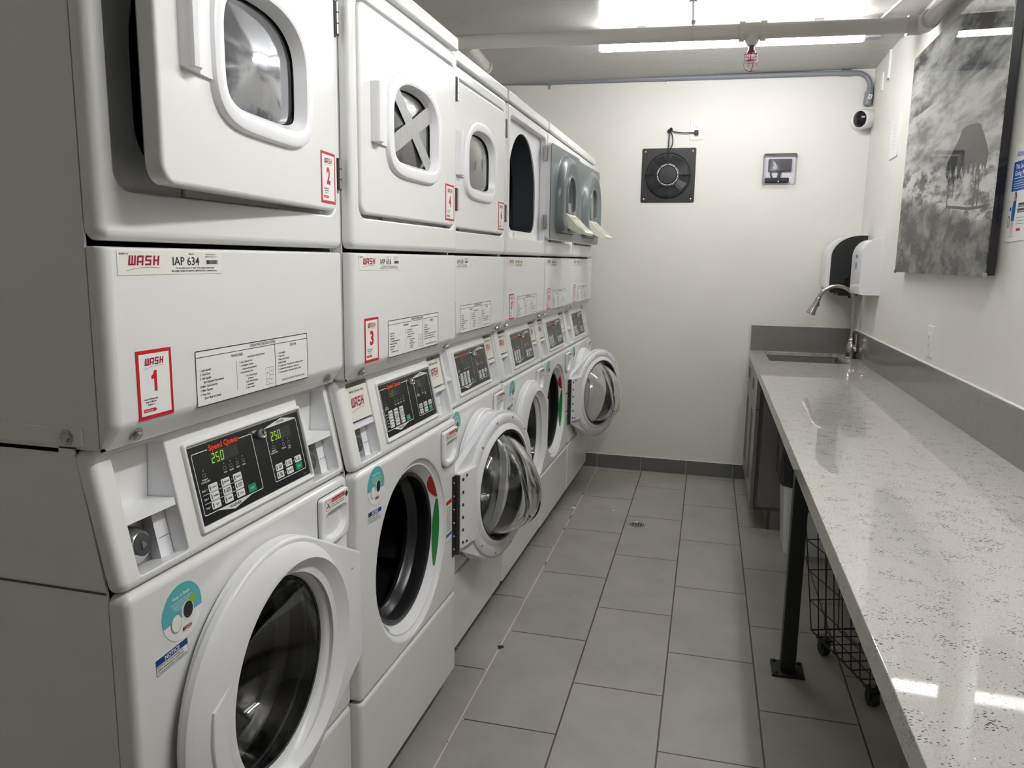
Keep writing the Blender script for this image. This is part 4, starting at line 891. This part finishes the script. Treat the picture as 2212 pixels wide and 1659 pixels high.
# clear guard box on the back wall
t = thing('thermostat_guard', 'clear plastic guard box on the back wall with a dark thermostat inside', 'guard box', (.314, YB, 2.010))
g = G(); L = lambda a, h: [TB(*p, h) for p in rrect(-a, a, -a*.95, a*.95, .012, 4)]
g.strip([L(.100, 0), L(.099, .040), L(.094, .052), L(.084, .056)], 'clear_plastic', cap1=True)
obj('clear_cover', g, t)
obj('back_plate', G().plate(rrect(-.094, .094, -.089, .089, .008, 3), [], 0, .004, TB, 'white_gloss'), t)
g = G(); g.plate(rrect(-.068, .070, -.012, .062, .005, 3), [], .004, .026, TB, 'dark_grey', r=.003); obj('thermostat', g, t)
obj('screen', G().plate(rrect(-.045, .052, .006, .052, .002, 3), [], .0255, .027, TB, 'window_grey'), t)
g = G(); g.plate(rrect(-.084, .058, -.080, -.052, .006, 3), [], .004, .028, TB, 'black_plastic', r=.004); g.tube([TB(x, z, .016) for x, z in ((-.048, -.012), (-.052, -.03), (-.040, -.055))], .005, 'dark_grey', 8); g.tube([TB(x, z, .016) for x, z in ((.002, -.012), (0, -.03), (-.004, -.055))], .010, 'dark_grey', 8); obj('cable_clamp', g, t)
obj('latch', G().lathe([(.005, .056), (.004, .059), (.0005, .06)], (-.006, -.078), TB, 'chrome', 12), t)

# small things high on the right wall
tag(obj('blank_cover', G().plate(rrect(-.028, .028, -.050, .050, .004, 3), [], 0, .008, TB, 'outlet_white', r=.003), None, WR(4.955, 2.455)), 'small blank white cover plate high on the right wall by the corner', 'cover plate')
g = G(); g.plate(rrect(-.010, .010, -.075, .075, .003, 3), [], 0, .010, TB, 'outlet_white', r=.002); g.cyl(TB(0, -.085, .008), TB(0, -.070, .008), .004, 'hinge_dark', 8)
tag(obj('wall_strip', g, None, WR(4.775, 2.51)), 'thin white strip on the right wall just under the ceiling', 'strip')
t = put('wall_plaque', None, None, WR(4.482, 2.083)); tag(t, 'white plaque with a column of short dark dashes on the right wall', 'plaque')
obj('plaque_board', G().plate(rrect(-.094, .094, -.105, .105, .010, 4), [], 0, .006, TB, 'white_gloss', r=.002), t)
d = Dec(th=0)
for k in range(7): d.rect(-.020, .030, .055-k*.019, .058-k*.019, 'ink_grey', 1)
put('plaque_print', mesh('plaque_print', d.g), t, Matrix.Translation((0, -.0062, 0)) @ Matrix.Rotation(R(90), 4, 'X'))

# soap and towel dispensers in the corner
def dprof(dp, z0, z1, rt=.12, flat=.0, n=12):
    L = [(0, z0), (dp-.012, z0), (dp-.004, z0+.004), (dp, z0+.02), (dp, z1-rt*1.05)]
    for k in range(1, n+1): a = pi/2*k/n; L.append((dp-dp*.78*(1-cos(a)), z1-rt*1.05+rt*1.05*sin(a)))
    return L+[(0, z1)]
def extr(prof, y0, y1, m, ins=0): 
    g = G(); loops = [[(-x, y, z) for x, z in prof] for y in (y0, y1)]; g.strip(loops, m, cap0=True, cap1=True); return g
t = put('soap_dispenser', None, None, WALLM(4.99)); tag(t, 'tall curved dispenser with black side and white front in the corner', 'dispenser')
g = extr(dprof(.215, 1.285, 1.606), 0, .20, 'white_gloss'); obj('cover', g, t)
pr = [(max(0, x-.010), z) for x, z in dprof(.202, 1.262, 1.600)]; g = extr(pr, -.014, .002, 'black_plastic'); obj('side_panel', g, t)['label'] = 'black side panel'
g = G(); g.lathe([(.032, .0), (.032, .004), (.028, .006), (.0005, .004)], (-.085, 1.335), TB, 'black_gloss', 32); obj('lock_button', g, t, (0, -.014, 0))
g = G(); g.box(-.14, -.03, .0, .17, 1.245, 1.287, 'black_plastic', .006); g.cyl((-.07, .02, 1.246), (-.07, .02, 1.232), .008, 'black_plastic', 12); obj('outlet_tray', g, t)
t = put('towel_dispenser', None, None, WALLM(4.525)); tag(t, 'white paper towel dispenser on the right wall left of the picture', 'dispenser')
obj('cover', extr(dprof(.102, 1.268, 1.570, .09), 0, .30, 'white_gloss'), t)
g = G(); TL_ = lambda a, b, h: (-.102-h, a, b)
g.lathe([(.019, 0), (.019, .002), (.0005, .003)], (.15, 1.425), TL_, 'conduit_grey', 24); g.box(-.1055, -.105, .149, .151, 1.41, 1.44, 'ink'); obj('lock', g, t); obj('badge', G().box(-.1025, -.1018, .13, .17, 1.468, 1.486, 'poster_blue'), t)

# picture on the right wall
PY0, PY1, PZ0, PZ1 = 2.758, 4.005, 1.400, 2.352
t = put('framed_picture', None, None, WR(PY1, PZ0, .042)); tag(t, 'large glossy black and white landscape picture on the right wall', 'picture')
PWd, PHt = PY1-PY0, PZ1-PZ0
TP = lambda a, b, h: (a, b, h)
pm = Matrix.Rotation(R(90), 4, 'X')
obj('print', G().plate([(0, 0), (PWd, 0), (PWd, PHt), (0, PHt)], [], -.004, 0, TP, 'art_print'), t, pm)
obj('backing_board', G().box(.004, PWd-.004, .004, PHt-.004, -.030, -.0042, 'black_gloss'), t, pm)
def pp(y, z): return (PY1-y, z-PZ0)
g = Dec(th=0)
body = [(.695, .415), (.715, .424), (.753, .447), (.791, .468), (.827, .490), (.84, .512), (.892, .515), (.953, .513), (1.013, .506), (1.048, .498), (1.062, .483), (1.099, .454), (1.138, .415), (1.16, .388), (1.153, .371), (1.146, .352), (1.143, .335), (1.122, .359), (1.114, .344), (1.092, .367), (1.064, .336), (1.038, .377), (1.016, .338), (.989, .379), (.966, .341), (.938, .381), (.917, .333), (.886, .382), (.85, .334), (.818, .393), (.781, .341), (.747, .402), (.72, .348), (.686, .375), (.702, .397)]
mat('art_dark', (0.045, 0.044, 0.042), 0.8, Specular_IOR_Level=0.1, var=0.25, vscale=40, Coat_Weight=0.5, Coat_Roughness=0.01)
g.poly(body, 'art_dark', 1)
for a, b, c_, d_ in ((.737, .379, .744, .248), (.80, .381, .804, .274), (1.051, .353, 1.055, .23), (1.08, .349, 1.094, .227)): g.line([(a, b), ((a+c_)/2+.004, (b+d_)/2), (c_, d_)], .012, 'art_dark', 1)
g.line([(.735, .25), (.90, .236), (1.0, .226), (1.193, .222)], .010, 'art_dark', 1)
put('print_figure', mesh('print_figure', g.g), t, pm)
# corner clips
g = G(); 
for a, b in ((.0, .0), (PWd, 0)): g.box(a-.006, a+.006, -.004, .012, -.006, .004, 'zinc', .001)
obj('corner_clip', g, t, pm)

t2 = put('framed_picture', None, None, WR(2.440, PZ0, .036)); tag(t2, 'second glossy landscape picture further along the right wall, beyond the poster', 'picture')
obj('print', G().plate([(0, 0), (PWd, 0), (PWd, PHt), (0, PHt)], [], -.004, 0, TP, 'art_print'), t2, pm); obj('backing_board', G().box(.004, PWd-.004, .004, PHt-.004, -.030, -.0042, 'black_gloss'), t2, pm)

# poster
t = put('poster', None, None, WR(2.737, 1.508, .001)); tag(t, 'white and blue notice poster taped to the right wall beside the picture', 'poster')
d = Dec(); random.seed(3)
L = [(0, 0), (.05, -.001), (.12, .002), (.216, 0), (.218, .14), (.216, .296), (.15, .294), (.06, .290), (.018, .286), (.006, .300), (0, .28), (-.002, .15)]
d.g.plate(L, [], 0, .0006, TZ, 'paper'); d.t = .0006
d.text('Attention', .020, .252, .018, 'poster_blue', bold=.01); d.rect(.004, .21, .150, .238, 'poster_blue', 1); d.text('This Laundry Room is', .020, .216, .014, 'paper', wid=.17, bold=.02, lay=3); d.text('Going Mobile!', .020, .196, .014, 'paper', wid=.12, bold=.02, lay=3)
d.rect(.018, .20, .187, .189, 'paper', 2)
for k in range(4): d.rect(.018, .19, .178-k*.007, .1798-k*.007, 'ink_white', 2)
d.poly([(.028, .062), (.052, .062), (.056, .105), (.048, .122), (.034, .122), (.026, .100)], 'poster_blue', 1); d.poly(circ(.042, .134, .008, 16, .011), 'skin_print', 2)
d.poly([(.034, .142), (.046, .150), (.054, .140), (.056, .108), (.050, .104), (.049, .130), (.044, .142)], 'hair_print', 3); d.poly([(.031, .018), (.036, .018), (.038, .062), (.031, .062)], 'skin_print', 1); d.poly([(.042, .016), (.047, .016), (.050, .062), (.042, .062)], 'skin_print', 1)
d.rect(.010, .020, .092, .103, 'ink', 1); d.poly(circ(.010, .060, .010, 20, .018), 'ink', 1); d.poly(circ(.010, .060, .007, 20, .014), 'ink_white', 2); d.rect(.016, .064, .0135, .0145, 'ink_grey', 1)
d.rect(.075, .12, .100, .112, 'ink', 1); d.rect(.072, .13, .084, .096, 'ink', 1); d.text('Use your phone', .077, .102, .006, 'paper', wid=.040); d.text('to start laundry', .075, .086, .006, 'paper', wid=.05); d.rect(.078, .11, .030, .038, 'ink_red', 1)
for k in range(3): d.rect(.070, .13, .068-k*.009, .070-k*.009, 'ink_grey', 1)
put('sheet', mesh('sheet', d.g), t, pm)

# ---------------------------------------------------------------- counter
CM = Matrix.Translation((XR, 5, 0)) @ Matrix.Rotation(WA, 4, 'Z')     # counter frame: x=0 is the wall face, y measured from 5 m
CT, CB = .873, .828
ct = put('countertop', None, None, CM); tag(ct, 'long speckled grey quartz countertop along the right wall', 'countertop')
CX = -.611
g = G(); top = [(CX, -5.2), (-.0, -5.2), (-.0, .205), (CX, .205)]; sink = rrect(-.525, -.090, -.340, .160, .018, 5)
g.plate(top, [sink], CT-.022, CT, TZ, 'quartz', r=.002, rh=.002); g.box(CX, CX+.018, -5.2, .205, CB, CT-.0215, 'quartz'); obj('slab', g, ct)
g = G(); g.box(-.014, 0, -5.2, .192, CT, 1.034, 'quartz_shaded', .001); b1 = obj('backsplash', g, ct)
g = G(); g.box(CX+.001, -.014, .192, .2105, CT, 1.034, 'quartz_shaded', .001); obj('backsplash', g, ct)
g = G(); g.tube([(-.006, -5.2, 1.036), (-.006, .19, 1.036)], .005, 'caulk', 8); obj('caulk_line', g, ct)
# sink
sk = put('sink', None, None, CM); tag(sk, 'stainless steel sink set under the far end of the countertop', 'sink')
g = G(); o = rrect(-.530, -.085, -.345, .165, .020, 5); i1 = rrect(-.521, -.094, -.336, .156, .020, 5)
g.strip([[TZ(a, b, CT-.023) for a, b in off(o, .015)], [TZ(a, b, CT-.024) for a, b in i1], [TZ(a, b, CB-.17) for a, b in off(i1, -.008)], [TZ(a, b, CB-.185) for a, b in off(i1, -.03)]], 'steel'); g.fill(off(i1, -.03), [], CB-.185, TZ, 'steel'); obj('basin', g, sk)
obj('drain_strainer', G().lathe([(.045, CB-.184), (.040, CB-.181), (.030, CB-.186), (.0005, CB-.187)], (-.30, -.09), TZ, 'chrome', 24), sk)
g = G(); g.tube([(-.16, .05, CB-.17), (-.14, .06, CB+.0)], .022, 'steel', 20); 
# faucet
fy = -.055; fx = -.047
t = put('faucet', None, None, CM @ Matrix.Translation((fx, fy, CT))); tag(t, 'brushed nickel gooseneck faucet between the sink and the right wall', 'faucet')
g = G(); g.lathe([(.034, 0), (.034, .006), (.028, .012), (.030, .035), (.031, .060), (.026, .085), (.018, .100), (.0165, .106), (.021, .112), (.0165, .118), (.0145, .128)], (0, 0), TZ, 'nickel', 32); obj('body', g, t)
g = G(); pts = [(0, 0, .12), (0, 0, .20), (0, 0, .325)]
cx, cz, rr = -.103, .330, .103
for a in range(0, 163, 9): pts.append((cx+rr*cos(R(a)), 0, cz+rr*sin(R(a))*.98))
g.tube(pts, .0125, 'nickel', 18); obj('neck', g, t)
e = Vector(pts[-1]); dr_ = (Vector(pts[-1])-Vector(pts[-2])).normalized(); g = G(); g.tube([e, e+dr_*.012, e+dr_*.050, e+dr_*.085, e+dr_*.105, e+dr_*.110], [.0135, .0155, .0175, .022, .0265, .025], 'nickel', 20); sp_ = obj('spray_head', g, t)
g = G(); q = e+dr_*.040; g.box(q.x+.012, q.x+.020, -.006, .006, q.z-.018, q.z+.012, 'dark_grey', .002); obj('spray_button', g, sp_)
g = G(); g.lathe([(.0005, -.016), (.012, -.013), (.017, 0), (.012, .013), (.0005, .016)], (0, 0), lambda a, b, h: (.020+a*.9, -.030+h*.9, .060+b), 'nickel', 20); g.tube([(.020, -.032, .066), (.022, -.034, .100), (.022, -.036, .110)], [.010, .007, .010], 'nickel', 14); g.tube([(.022, -.036, .108), (.022, -.038, .150)], [.007, .0085], 'nickel', 14); obj('handle', g, t)

# sink cabinet
cb = put('sink_cabinet', None, None, CM); tag(cb, 'dark grey sink base cabinet under the far end of the countertop', 'cabinet')
fx0 = -.590; ya, yb = -.765, .200
g = G(); g.box(fx0, 0-.01, ya, ya+.018, .105, CT-.024, 'cab_grey'); g.box(fx0+.075, -.01, ya, ya+.018, .0, .105, 'cab_grey'); g.box(fx0, -.01, yb-.018, yb, .105, CT-.024, 'cab_grey'); g.box(fx0, -.01, ya, yb, .105, .123, 'cab_grey'); g.box(fx0, fx0+.018, ya, yb, .79, CT-.024, 'cab_grey'); g.box(fx0+.075, fx0+.09, ya, yb, 0, .105, 'cab_grey'); g.box(-.02, -.012, ya, yb, .105, CT-.024, 'cab_grey'); g.box(fx0, fx0+.018, (ya+yb)/2-.02, (ya+yb)/2+.02, .105, CT-.024, 'cab_grey'); g.box(fx0, fx0+.018, ya, ya+.035, .105, CT-.024, 'cab_grey')
obj('body', g, cb)
TD = lambda a, b, h: (fx0-h, -a, b)
def shaker(y0, y1, z0, z1, name, rail=.055):
    g = G(); o = [(-y1, z0), (-y0, z0), (-y0, z1), (-y1, z1)]; i = [(-y1+rail, z0+rail), (-y0-rail, z0+rail), (-y0-rail, z1-rail), (-y1+rail, z1-rail)]
    g.plate(o, [i], .002, .021, TD, 'cab_grey', r=.0015); g.fill(off(i, .002), [], .012, TD, 'cab_grey'); return obj(name, g, cb)
ym = (ya+yb)/2
for a, b in ((ya+.003, ym-.002), (ym+.002, yb-.003)): shaker(a, b, .108, .655, 'door'); shaker(a, b, .660, .822, 'drawer_front', .042)

# counter legs
def post(y, label):
    t = put('counter_leg', None, None, CM @ Matrix.Translation((-.541, y-5, 0))); tag(t, label, 'leg', 'black steel posts under the countertop')
    obj('post', G().box(-.025, .025, -.026, .026, .008, CT-.026, 'black_steel', .003), t)
    obj('foot_plate', G().box(-.055, .055, -.055, .055, 0, .009, 'black_steel', .002), t); obj('top_plate', G().box(-.042, .055, -.055, .055, CT-.030, CT-.023, 'black_steel', .002), t)
    for a, b in ((-1, -1), (1, -1), (1, 1), (-1, 1)): obj('anchor_bolt', G().lathe([(.007, .009), (.006, .015), (.0005, .016)], (a*.042, b*.042), TZ, 'black_steel', 8), t)
    return t
post(2.715, 'square black steel post under the counter, bolted to the floor in mid aisle')
post(1.138, 'nearest black steel post, half hidden under the counter edge at bottom')

# bins
def bin_(x, y, rz, label, bag, m='white_gloss', h=.60, wx_=.28, wy=.36):
    t = thing('trash_bin', label, 'trash bin', (x, y, 0), rz); L = lambda s, z: [(a*s, b*s, z) for a, b in rrect(-wx_/2, wx_/2, -wy/2, wy/2, .05, 6)]
    g = G(); g.strip([L(.78, 0), L(.80, .01), L(1.0, h-.02), L(1.04, h-.015), L(1.04, h), L(.985, h), L(.79, .02)], m, cap0=True); g.add(L(.79, .02), [tuple(range(len(L(1, 0))))], m); obj('bin_body', g, t)
    if bag:
        g = G(); n = len(L(1, 0)); rnd = random.Random(2)
        def W_(s, z, j): return [(a*s+rnd.uniform(-j, j), b*s+rnd.uniform(-j, j), z+rnd.uniform(-j, j)) for a, b in rrect(-wx_/2, wx_/2, -wy/2, wy/2, .05, 6)]
        g.strip([W_(.90, h-.25, .004), W_(.96, h+.01, .003), W_(1.04, h+.018, .004), W_(1.085, h+.005, .004), W_(1.085, h-.08, .006), W_(1.07, h-.17, .006), W_(1.06, h-.185, .002)], 'bag_black'); obj('bin_liner', g, t)['label'] = 'black plastic liner folded over the rim'
    return t
bin_(.497, 4.015, 0, 'white trash bin with a black liner under the counter beside the cabinet', True, h=.545, wx_=.30, wy=.37)

# wire cart
t = put('laundry_cart', None, None, Matrix.Translation((.400, 2.89, 0)) @ Matrix.Rotation(R(20), 4, 'Z')); tag(t, 'black wire laundry cart on casters under the counter behind the steel post', 'cart')
x0, x1, y0, y1, z0, dz, nr = 0, .26, -.40, 0, .080, .1145, 5
g = G(); r_ = .0022
def Cx(x, y, z):
    f = .040*(z-z0)/(dz*4); return (x+(-f if x < .01 else f if x > x1-.01 else 0), y+(f if y > -.01 else -f if y < y0+.01 else 0), z)
for k in range(nr): 
    zz = z0+dz*k; g.tube([Cx(x, y, zz) for x, y in ((x0, y0), (x1, y0), (x1, y1), (x0, y1))], .0035 if k in (0, nr-1) else r_, 'black_steel', 6, closed=True)
for k in range(8):
    yy = y0+(y1-y0)*k/7
    for xx in (x0, x1): g.tube([Cx(xx, yy, z0), Cx(xx, yy, z0+dz*(nr-1))], r_, 'black_steel', 6)
    g.cyl((x0, yy, z0), (x1, yy, z0), r_, 'black_steel', 6)
for k in range(1, 5):
    xx = x0+(x1-x0)*k/5
    for yy in (y0, y1): g.tube([Cx(xx, yy, z0), Cx(xx, yy, z0+dz*(nr-1))], r_, 'black_steel', 6)
    g.cyl((xx, y0, z0), (xx, y1, z0), r_, 'black_steel', 6)
obj('wire_basket', g, t)
for xx in (x0+.035, x1-.035):
    for yy in (y0+.035, y1-.035):
        g = G(); g.tube([(xx-.012, yy, .026), (xx+.012, yy, .026)], .026, 'black_plastic', 24); g.box(xx-.022, xx+.022, yy-.022, yy+.022, .056, .062, 'black_steel', .001); g.cyl((xx, yy, .060), (xx, yy, .081), .007, 'zinc', 10)
        for s in (-1, 1): g.box(xx+s*.0165-.0015, xx+s*.0165+.0015, yy-.013, yy+.013, .022, .058, 'black_steel')
        obj('caster', g, t)

# floor things
t = thing('floor_drain', 'round metal grate of the floor drain, set in the tile', 'drain', (-.370, 4.092, 0))
g = G(); g.lathe([(.046, .0002), (.046, .0015), (.040, .0018), (.038, .0004)], (0, 0), TZ, 'steel', 32); g.lathe([(.038, .0004), (.0005, .0004)], (0, 0), TZ, 'cavity', 32); obj('rim', g, t)
g = G()
for k in range(-2, 3): hh = math.sqrt(.038**2-(k*.0145)**2); g.box(k*.0145-.0022, k*.0145+.0022, -hh, hh, .0006, .0018, 'steel')
obj('grate', g, t)
def scrap(x, y, s, label, m, seed):
    rnd = random.Random(seed); g = G(); n = 9; L = [[(s*f*(1+rnd.uniform(-.3, .3))*cos(2*pi*k/n), s*f*(1+rnd.uniform(-.3, .3))*sin(2*pi*k/n)*.7, h+rnd.uniform(0, .0012)) for k in range(n)] for f, h in ((1, .0003), (.9, .003), (.45, .005))]
    g.strip(L, m, cap0=True, cap1=True); tag(obj('floor_scrap', g, None, (x, y, 0)), label, 'scrap')
scrap(-.756, 4.262, .014, 'small white crumb on the floor near the machines, left of the drain', 'paper_scrap_white', 1)
scrap(-.526, 4.281, .008, 'tiny white crumb on the tile just beyond the drain', 'paper_scrap_white', 2)
scrap(-.717, 2.575, .013, 'small dark crumb on the floor joint near the taped dryer stack', 'rubber', 3)
